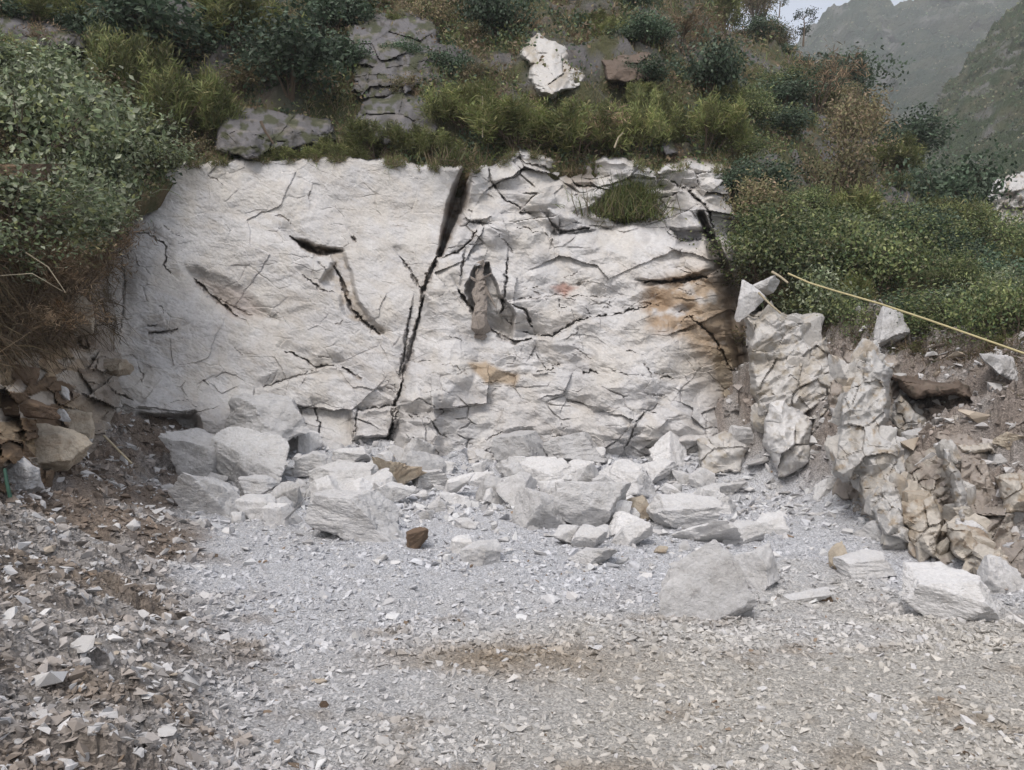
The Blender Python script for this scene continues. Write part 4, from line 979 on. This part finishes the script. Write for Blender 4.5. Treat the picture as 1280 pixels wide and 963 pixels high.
def shrub(kind, loc, w, h, label, group, cat='shrub', name=None):
    f, s = random.choice(KIND[kind])
    root = link(name or 'shrub', None, loc=loc, rot=(0, 0, random.uniform(0, 6.28)), scale=(w, w, h))
    tag(root, label, cat, group)
    link('foliage', f, None, root); link('stem', s, None, root)
    return root
LOOK = {'broad': 'broad-leaved grey-green shrub', 'fine': 'feathery yellow-green shrub', 'dark': 'dense dark green shrub', 'olive': 'olive-brown scrubby bush', 'right': 'small-leaved green bush', 'dry': 'dried brown bush'}
def hs(kind, u, v, w, h, where, group, full=None):
    p = hill_pt(u, v); k = p[1]/F
    return shrub(kind, p-np.array([0, 0, .06]), w*k*0.95, h*k*1.1*random.uniform(.8, 1.35), full or (LOOK[kind]+' '+where), group)
# picked-out shrubs (base pixel, width, height)
PG = 'larger shrubs that stand out on the hillside'
for kind, u, v, w, h, where in (
    ('dark', 190, 88, 150, 100, 'high above the left slab near the top left'),
    ('fine', 225, 178, 105, 90, 'left of the smooth grey outcrop'),
    ('fine', 310, 84, 110, 85, 'in front of the dark shrub at the top'),
    ('dark', 365, 134, 120, 90, 'right above the smooth grey outcrop'),
    ('fine', 165, 128, 90, 80, 'between the top left dark shrub and the broad-leaved ones'),
    ('broad', 55, 130, 150, 80, 'highest at the left edge'),
    ('broad', 110, 196, 130, 105, 'overhanging the left end of the white slab'),
    ('broad', 40, 215, 160, 120, 'at the left edge, second from the top'),
    ('broad', 185, 203, 80, 62, 'nearest the top corner of the left slab'),
    ('broad', 40, 285, 140, 100, 'hanging lowest over the earth bank'),
    ('broad', 108, 250, 100, 85, 'just above the rusty hollow at the slab edge'),
    ('fine', 585, 172, 80, 66, 'just above the crevice head'),
    ('fine', 650, 190, 110, 66, 'below the white rock scar'),
    ('fine', 720, 194, 100, 60, 'right of the one below the white rock scar'),
    ('fine', 795, 196, 70, 60, 'above the broken ledge of the right slab'),
    ('fine', 880, 190, 80, 70, 'by the top right corner of the face'),
    ('dark', 625, 46, 70, 60, 'at the top edge left of the white scar'),
    ('dark', 882, 140, 70, 60, 'above the top right corner of the face'),
    ('dark', 1190, 285, 90, 70, 'round on the ridge foot at the right'),
    ('dark', 1130, 205, 80, 60, 'on the lower ridge skyline'),
    ('dark', 1060, 130, 80, 60, 'on the middle ridge skyline'),
    ('right', 955, 345, 120, 80, 'spilling over the top of the dark fissure'),
    ('right', 1080, 378, 120, 84, 'behind the middle of the yellow hose'),
    ('right', 1185, 412, 120, 84, 'behind the right part of the yellow hose'),
    ('right', 1270, 427, 110, 80, 'at the right edge above the hose end'),
    ('right', 1015, 320, 100, 64, 'above the upper end of the yellow hose'),
    ('right', 920, 330, 90, 70, 'at the right edge of the white face'),
    ('right', 1135, 330, 96, 64, 'uphill of the yellow hose, mid slope'),
    ('olive', 935, 280, 80, 60, 'near the short yellow stick'),
    ('olive', 1060, 205, 80, 60, 'half way up the right slope'),
    ('dry', 745, 190, 90, 40, 'below the feathery shrubs on the face top'),
    ('dry', 1020, 150, 80, 50, 'just under the ridge skyline'),
    ('dry', 850, 70, 90, 50, 'right of the white scar')):
    hs(kind, u, v, w, h, where, PG)
for kind, u, v, w, h, where in (
    ('olive', 436, 72, 50, 36, 'against the left side of the dark broken cliff'), ('dark', 562, 96, 50, 40, 'at the right side of the dark broken cliff'),
    ('fine', 470, 196, 70, 40, 'below the dark rounded rock'), ('fine', 540, 196, 60, 44, 'between the dark rounded rock and the crevice head'),
    ('olive', 500, 122, 44, 26, 'in the gap between the dark cliff and the rounded rock'), ('olive', 250, 202, 50, 36, 'at the left end of the smooth grey outcrop'),
    ('fine', 424, 200, 60, 40, 'at the right end of the smooth grey outcrop'), ('olive', 520, 60, 40, 28, 'growing on the dark broken cliff'),
    ('fine', 368, 204, 60, 34, 'on the lip of the left slab under the grey outcrop'), ('dry', 60, 70, 70, 40, 'in front of the grey rock at the top left corner')):
    hs(kind, u, v, w, h, where, PG)
# the rest of the scrub, zone by zone
def scrub(n, kinds, pick, wr, where, group):
    for _ in range(n):
        u, v = pick(); kd = random.choice(kinds)
        if math.hypot((u-690)/1.3, v-95) < 52: continue
        if 430 < u < 570 and 20 < v < 150 and random.random() < .7: continue
        if 250 < u < 430 and 135 < v < 210: continue
        q_ = hill_pt(u, v)
        if hill_rock(q_[0], q_[1]) > .5 and random.random() < .7: continue
        w = random.uniform(*wr); hs(kd, u, v, w, w*random.uniform(.5, .85), where, 'scrub '+where)
U_ = random.uniform
scrub(34, ('fine', 'olive', 'dark', 'dark'), lambda: (U_(-40, 430), U_(5, 120)), (45, 85), 'on the upper left hillside', None)
scrub(16, ('broad', 'broad', 'olive'), lambda: (U_(-40, 185), U_(120, 205)), (60, 110), 'in the thicket left of the slab top', None)
scrub(34, ('olive', 'dark', 'dry', 'fine', 'olive'), lambda: (U_(430, 760), U_(-15, 120)), (28, 60), 'on the upper middle hillside', None)
scrub(30, ('olive', 'dark', 'fine', 'dark'), lambda: (U_(740, 960), U_(10, 190)), (28, 62), 'on the slope right of the white scar', None)
def pick_r():
    while True:
        u = U_(900, 1240); lo = np.interp(u, R_U, R_V); v = U_(lo+10, 320)
        if v > lo+10: return u, v
scrub(46, ('dark', 'right', 'fine', 'olive', 'right'), pick_r, (36, 80), 'on the right slope under the ridge', None)
def pick_s():
    u = U_(895, 1240); return u, float(np.interp(u, R_U, R_V))+4
scrub(40, ('dark', 'dark', 'olive'), pick_s, (16, 42), 'on the ridge skyline at the right', None)
scrub(60, ('right', 'right', 'dark', 'fine', 'olive', 'broad'), lambda: (U_(920, 1300), U_(290, 430)), (38, 92), 'in the thicket above the right bank', None)
# trees on the skyline: slim trunk with a small crown
def tree(u, v, h, label):
    p = hill_pt(u, v); k = p[1]/F; H = h*k
    root = link('tree', None, loc=p); tag(root, label, 'tree', 'small trees on the skyline')
    r = np.random.default_rng(int(u))
    tb = [tube([(0, 0, -.2), (.04*H, 0, .5*H), (.02*H, 0, H*.95)], [.035*H, .022*H, .008*H], 5)]
    cs = []
    for i in range(9):
        zz = H*r.uniform(.35, .95); a = r.uniform(0, 6.28); L = H*r.uniform(.15, .32)
        tip = np.array([L*math.cos(a), L*math.sin(a), zz+L*.5]); tb.append(tube([(.03*H, 0, zz), tuple(tip)], [.012*H, .004*H], 4))
        cs.append(tip+r.normal(size=(70, 3))*H*.07)
    c = np.concatenate(cs); n = len(c)
    V, Fq, cc = leaves(c, r.normal(size=(n, 3)), H*.06*r.uniform(.6, 1.3, n), .3, np.array(DARK)[r.integers(0, 4, n)]*r.uniform(.8, 1.3, (n, 1)), r)
    tv, tf = join_tubes(tb)
    link('trunk', mesh_np('trunk', tv, tf), M_BARK, root); link('crown', mesh_np('crown', V, Fq, cc), M_LEAF, root)
tree(974, 26, 26, 'small round-crowned tree leftmost on the skyline')
tree(1004, 50, 40, 'thin open-crowned tree standing highest on the skyline')
tree(1040, 96, 26, 'leaning small tree on the skyline above the bend of the ridge')
tree(945, 20, 18, 'low tree at the top of the ridge by the white sky')
# brush hanging over the earth bank
BG = 'brush hanging over the earth bank'
for kind, u, v, w, h, lab in (
    ('broad', 20, 300, 150, 90, 'broad-leaved shrub hanging at the left edge above the dry brush'), ('broad', 80, 296, 100, 80, 'broad-leaved shrub drooping over the dark hollow'),
    ('broad', -20, 345, 120, 80, 'broad-leaved shrub cut by the left edge beside the arching stem'), ('olive', 50, 345, 110, 70, 'thin olive bush in the shade under the broad leaves'),
    ('dry', 30, 385, 120, 80, 'brown dead bush in the hollow at the left edge'), ('dry', 85, 368, 100, 70, 'brown dead bush above the rusty block'),
    ('dry', 125, 330, 80, 70, 'brown dead bush at the slab edge under the leaves'), ('dry', 10, 440, 110, 70, 'lowest brown dead bush at the left edge'),
    ('dry', 60, 425, 90, 50, 'brown dead bush left of the rusty block'), ('dry', 132, 290, 44, 50, 'small brown bush against the white slab edge')):
    p = bank_pt(u, v, .12); k = p[1]/F
    shrub(kind, p, w*k, h*k*1.1, lab, BG)
tv = np.concatenate([t[0] for t in TREES]); tq = np.concatenate([TREES[0][1], TREES[1][1]+len(TREES[0][0])])
tag(link('distant_trees', mesh_np('distant_trees', tv, tq, np.concatenate([t[2] for t in TREES])), M_GRASS), 'distant trees covering the mountains beyond the hill', 'trees', kind='stuff')
for u, v, w, h, kd in ((-90, 240, 170, 120, 'broad'), (-190, 270, 180, 120, 'broad'), (-130, 150, 150, 100, 'olive'), (-300, 250, 180, 130, 'right'), (-260, 150, 140, 100, 'fine')):
    hs(kd, u, v, w, h, 'continuing the left thicket past the edge of the slab', 'left thicket')
# tuft growing on the broken ledge of the face
def tuft(u, v, d, w, h, n, pal, label, hang=0.0, name='grass_tuft', cat='grass tuft', seed=1):
    r = np.random.default_rng(seed); p = P(u, v, d); k = d/F
    base = np.stack([r.normal(size=n)*w*k*.3, r.normal(size=n)*w*k*.12, r.uniform(-.05, .05, n)], 1)
    Vb, Fb, Cb = blades(base, h*k*r.uniform(.5, 1.1, n), .007, np.array(pal)[r.integers(0, len(pal), n)]*r.uniform(.75, 1.3, (n, 1)), r, hang)
    return tag(link(name, mesh_np(name, Vb, Fb, Cb), M_GRASS, loc=p), label, cat, 'single grass tufts')
def blades(base, L, wid, col, r, hang=0.0, lean=0.45):
    n = len(base); wid = np.broadcast_to(wid, (n,))
    d = r.normal(size=(n, 3))*lean; d[:, 2] += 1.0-2.0*hang; d /= np.linalg.norm(d, axis=1)[:, None]
    s = np.cross(d, r.normal(size=(n, 3))); s /= np.linalg.norm(s, axis=1)[:, None]+1e-9
    bend = r.normal(size=(n, 3))*0.2; bend[:, 2] -= 0.22
    L = L[:, None]; w = wid[:, None]
    m = base+d*L*.5; t = base+d*L+bend*L
    V = np.stack([base-s*w, base+s*w, m+s*w*.8, m-s*w*.8, t], 1).reshape(-1, 3); i = np.arange(n)*5
    return V, [np.stack([i, i+1, i+2, i+3], 1), np.stack([i+3, i+2, i+4], 1)], np.repeat(col, 5, axis=0)
GREEN = ((.08, .105, .03), (.10, .12, .04), (.065, .085, .028), (.14, .13, .06)); STRAW = ((.22, .175, .105), (.16, .12, .075), (.11, .085, .055))
tuft(772, 275, face_d(772, 279)-.16, 96, 52, 800, tuple(tuple(1.3*c for c in q) for q in GREEN)+STRAW[2:], 'green grassy tuft growing on the broken ledge of the right slab', seed=2)
tuft(790, 264, face_d(795, 274)-.2, 50, 62, 700, GREEN, 'taller green tuft at the right end of the ledge tuft', seed=3)
tuft(575, 205, 14.3, 60, 30, 400, GREEN+STRAW, 'grass tuft over the head of the crevice', seed=4)
tuft(300, 640, 10.8, 14, 12, 60, STRAW, 'dry tuft by the left pile', seed=5) if False else None
# hill grass: one mass
r = np.random.default_rng(99)
def hill_grass(n, ulo, uhi, vlo, vhi, hlo, hhi, pal, wid, seed):
    r = np.random.default_rng(seed)
    u = r.uniform(ulo, uhi, n*2); v = r.uniform(vlo, vhi, n*2)
    vr_ = np.interp(u, R_U, R_V); v0_ = np.interp(u, H_U, H_V0)
    cl = fbm(u/28, v/18, seed, 3)
    ok = (v > vr_+3) & (v < v0_+3) & (cl > -0.02); u, v, cl = u[ok][:n], v[ok][:n], cl[ok][:n]
    p = hill_pt(u, v); p[:, 2] -= .04
    kp = r.random(len(p)) > .85*hill_rock(p[:, 0], p[:, 1]); p, cl = p[kp], cl[kp]; u = p[:, 0]
    m = len(u); col = 1.6*np.array(pal)[r.integers(0, len(pal), m)]*r.uniform(.65, 1.35, (m, 1))
    k = p[:, 1]/F
    return blades(p, r.uniform(hlo, hhi, m)*(1+.6*cl)*k, wid*k/0.0145, col, r)
GL = [hill_grass(9000, 200, 930, 100, 214, 7, 22, GREEN+STRAW+OLIVE, .005, 1),
      hill_grass(26000, -60, 960, -30, 130, 6, 17, GREEN+STRAW+OLIVE, .007, 2),
      hill_grass(26000, 880, 1330, 20, 440, 7, 20, GREEN+STRAW+RIGHT, .006, 3),
      hill_grass(9000, -60, 260, 100, 300, 10, 26, GREEN+BROAD, .006, 4),
      hill_grass(7000, 225, 930, 190, 216, 6, 16, STRAW+GREEN[:2], .005, 5)]
def lip_grass(n, seed):
    r = np.random.default_rng(seed); u = r.uniform(232, 915, n*2); cl = fbm(u/24, 0*u, seed, 3); u = u[cl > .05][:n]; n = len(u)
    j = (u-84).astype(int); tv_ = FTOP[0, j]; v = tv_+r.uniform(-5, 3, n)
    dd = FACED[np.clip((tv_+3-170).astype(int), 0, len(fv)-1), j]-.03+.04*np.maximum(tv_-v, 0)
    pal = np.array(GREEN+STRAW); return blades(P(u, v, dd), r.uniform(.07, .28, n)*(.6+.8*sstep(0, .5, fbm(u/24, 0*u, seed, 3))), .004, 1.5*pal[r.integers(0, len(pal), n)]*r.uniform(.6, 1.3, (n, 1)), r, .12, .8)
def cat_meshes(Ls):
    V, Q, T, C, o = [], [], [], [], 0
    for v, (q, t), c in Ls:
        V.append(v); Q.append(q+o); T.append(t+o); C.append(c); o += len(v)
    return np.concatenate(V), [np.concatenate(Q), np.concatenate(T)], np.concatenate(C)
GL.append(lip_grass(5200, 8))
tag(link('grass', mesh_np('grass', *cat_meshes(GL)), M_GRASS), 'wild grass covering the hillside between the shrubs', 'grass', kind='stuff')
# low leafy ground cover between the shrubs, and a far wood on the side mountain
def cover(n, pick, size, pal, seed, dens=-.1):
    r = np.random.default_rng(seed); u, v = pick(r, n)
    ok = fbm(u/40, v/28, seed+.5, 3) > dens; u, v = u[ok], v[ok]
    p = hill_pt(u, v); kp = r.random(len(p)) > .75*hill_rock(p[:, 0], p[:, 1]); p, u, v = p[kp], u[kp], v[kp]; m = len(u); k = p[:, 1]/F
    p = p+np.stack([r.normal(size=m), r.normal(size=m), np.abs(r.normal(size=m))*1.2], 1)*(k*7)[:, None]
    cl = sstep(-.5, .5, fbm(u/25, v/20, seed+3., 2)); 
    pal = np.array(pal)*1.6; i = np.clip((cl*len(pal)+r.normal(size=m)*.8).astype(int), 0, len(pal)-1)
    return leaves(p, r.normal(size=(m, 3))+np.array([0, -.5, 1]), size*k*r.uniform(.6, 1.4, m), .3, pal[i]*r.uniform(.7, 1.3, (m, 1)), r, .1)
def pick_all(r, n):
    u = r.uniform(-60, 1330, n); lo = np.interp(u, R_U, R_V)+2; hi = np.interp(u, H_U, H_V0); return u, np.maximum(lo, -30)+(hi-np.maximum(lo, -30))*r.random(n)
CV = [cover(125000, pick_all, 5.2, DARK+RIGHT+OLIVE+DRYB[2:], 5), cover(24000, pick_all, 4.0, OLIVE+DRYB+FINE, 6)]
V = np.concatenate([c[0] for c in CV]); Q = np.concatenate([CV[0][1], CV[1][1]+len(CV[0][0])]); C = np.concatenate([c[2] for c in CV])
tag(link('undergrowth', mesh_np('undergrowth', V, Q, C), M_GRASS), 'low leafy undergrowth covering the hillside', 'undergrowth', kind='stuff')
# dry grass and roots hanging over the left earth bank and at the right bank top
r = np.random.default_rng(55)
n = 5200; u = r.uniform(-40, 150, n); v = r.uniform(240, 430, n)-0.25*u+20
base = np.array([bank_pt(a, b, .06) for a, b in zip(u, v)])
h1 = blades(base, r.uniform(.15, .6, n), .0055, np.array(DRYB+STRAW)[r.integers(0, 6, n)]*r.uniform(.5, 1.1, (n, 1)), r, .75, .8)
n = 4200; u = r.uniform(930, 1300, n); v = np.interp(u, H_U, H_V0)+r.normal(size=n)*16+14
base = []
for a, b in zip(u, v):
    x, y, z = ground_at(a, b) if b > 400 else tuple(hill_pt(a, min(b, np.interp(a, H_U, H_V0))))
    base.append((x, y, z))
h2 = blades(np.array(base), r.uniform(.08, .34, n), .0035, np.array(DRYB+STRAW+GREEN[:2])[r.integers(0, 8, n)]*r.uniform(.6, 1.2, (n, 1)), r, .35, .8)
tag(link('dry_grass', mesh_np('dry_grass', *cat_meshes([h1, h2])), M_GRASS), 'tangled dry grass and roots along the bank edges', 'dry grass', kind='stuff')

# ------------------------------------------------------------------ single small things
def rod(name, pts, rad, mat, label, cat, taper=1.0, group=None, n=7):
    pts = [Vector(P(*p)) for p in pts]; o0 = pts[0].copy()
    v, f = tube([p-o0 for p in pts], [rad*(1+(taper-1)*i/(len(pts)-1)) for i in range(len(pts))], n)
    return tag(link(name, mesh_np(name, v, f, smooth=True), mat, loc=o0), label, cat, group)
rod('hose', [(985, 342, 11.6), (1012, 354, 11.4), (1048, 365, 11.2), (1100, 380, 10.6), (1160, 400, 10.1), (1220, 421, 9.7), (1300, 449, 9.1), (1360, 470, 8.8)], .013, M_YEL, 'long yellow hose slung across the bushes at the right', 'hose')
rod('stick', [(963, 296, 13.3), (964, 284, 13.2), (970, 274, 13.2), (980, 268, 13.3)], .02, M_YEL, 'short curved yellow stick among the bushes', 'stick', .5)
rod('dry_stalk', [(603, 172, 14.9), (604, 150, 14.9), (603, 120, 14.95)], .012, M_DRY, 'thin pale dry stalk standing above the crevice', 'stalk', .4, 'dry stalks and twigs')
rod('dry_stalk', [(768, 185, 15), (773, 172, 15), (779, 166, 15)], .02, M_DRY, 'pale forked twig above the broken ledge', 'stalk', .4, 'dry stalks and twigs')
rod('dry_stalk', [(32, 316, 8.1), (60, 334, 8.1), (82, 366, 8.2)], .008, M_DRY, 'long arching dry stem over the hollow of the earth bank', 'stalk', .5, 'dry stalks and twigs')
rod('dry_stalk', [(0, 345, 7.3), (40, 342, 7.6), (78, 364, 8.0)], .006, M_DRY, 'thin dry stem crossing at the left edge of the earth bank', 'stalk', .5, 'dry stalks and twigs')
rod('dry_stalk', [(965, 340, 12.2), (975, 346, 12.1), (985, 354, 12.0)], .02, M_DRY, 'broken dry stick above the cracked pale outcrop', 'stalk', .8, 'dry stalks and twigs')
rod('dry_stalk', [(948, 366, 12.1), (962, 380, 12.0), (976, 392, 11.95)], .018, M_DRY, 'dry stick leaning beside the white block on the fissure', 'stalk', .8, 'dry stalks and twigs')
rod('dry_stalk', [(326, 152, 14.6), (332, 165, 14.6), (342, 180, 14.65)], .03, M_BARK, 'dark forked branch stub against the smooth grey outcrop', 'stalk', .6, 'dry stalks and twigs')
rod('stake', [(13, 622, 6.3), (9, 605, 6.3), (6, 586, 6.32)], .016, M_GRN, 'dark green stake standing in rubble at the left edge', 'stake', .8)
rod('dry_stalk', [(130, 545, 9.5), (150, 565, 9.3), (165, 580, 9.2)], .014, M_DRY, 'pale stick lying on the slope below the slab edge', 'stalk', .8, 'dry stalks and twigs')
rod('dry_stalk', [(12, 963, 3.6), (8, 935, 3.65), (4, 915, 3.7)], .006, M_DRY, 'dry stem in the bottom left corner', 'stalk', .5, 'dry stalks and twigs')
# weathered stump in the niche
sp = []; dq = face_d(600, 418)+.12
for i in range(26):
    v_ = 420-i*3.75; dq = min(face_d(600, v_)-(.06 if i > 3 else -.1), dq+.03); sp.append((600+1.2*math.sin(i*.8), v_, dq))
s0 = P(600, 412, sp[2][2])
tb = [tube([Vector(P(*p)-s0) for p in sp], [(.15-.004*i if i < 12 else .102-.004*(i-12))*(1 if i < 25 else .5) for i in range(26)], 16)]
for (a, b, c_, d_) in ((607, 345, 614, 341), (587, 346, 577, 348), (606, 360, 618, 384)):
    q = sp[18][2]-.06; tb.append(tube([Vector(P(598, 352, q)-s0), Vector(P(a, b, q-.03)-s0), Vector(P(c_, d_, q-.02)-s0)], [.024, .018, .008], 5))
v, f = join_tubes(tb); q = v*11; v = v+np.stack([.05*fbm(q[:, 0], q[:, 1], q[:, 2]*.3), .06*fbm(q[:, 0]+9, q[:, 1], q[:, 2]*.3), .04*fbm(q[:, 0]*2, q[:, 1]*2, 0*q[:, 2])], 1)
tag(link('stump', mesh_np('stump', v, f), M_DEAD, loc=s0), 'grey-brown dead stump standing in the niche of the right slab', 'stump')

# ------------------------------------------------------------------ haze
hb = mesh_np('haze', np.array([(sx*520., sy, sz) for sx in (-1, 1) for sy in (-110., 480.) for sz in (-17.5, 262.)]),
             np.array([(0, 1, 3, 2), (4, 6, 7, 5), (0, 4, 5, 1), (2, 3, 7, 6), (0, 2, 6, 4), (1, 5, 7, 3)]))
hm = bpy.data.materials.new('haze'); hm.use_nodes = True; t = hm.node_tree; t.nodes.clear()
out = t.nodes.new('ShaderNodeOutputMaterial'); pv = t.nodes.new('ShaderNodeVolumePrincipled')
pv.inputs['Color'].default_value = (0.97, 0.98, 1.0, 1); pv.inputs['Density'].default_value = 0.0006
t.links.new(pv.outputs[0], out.inputs['Volume'])
tag(link('haze', hb, hm), 'thin pale haze filling the valley air', 'haze', kind='stuff')
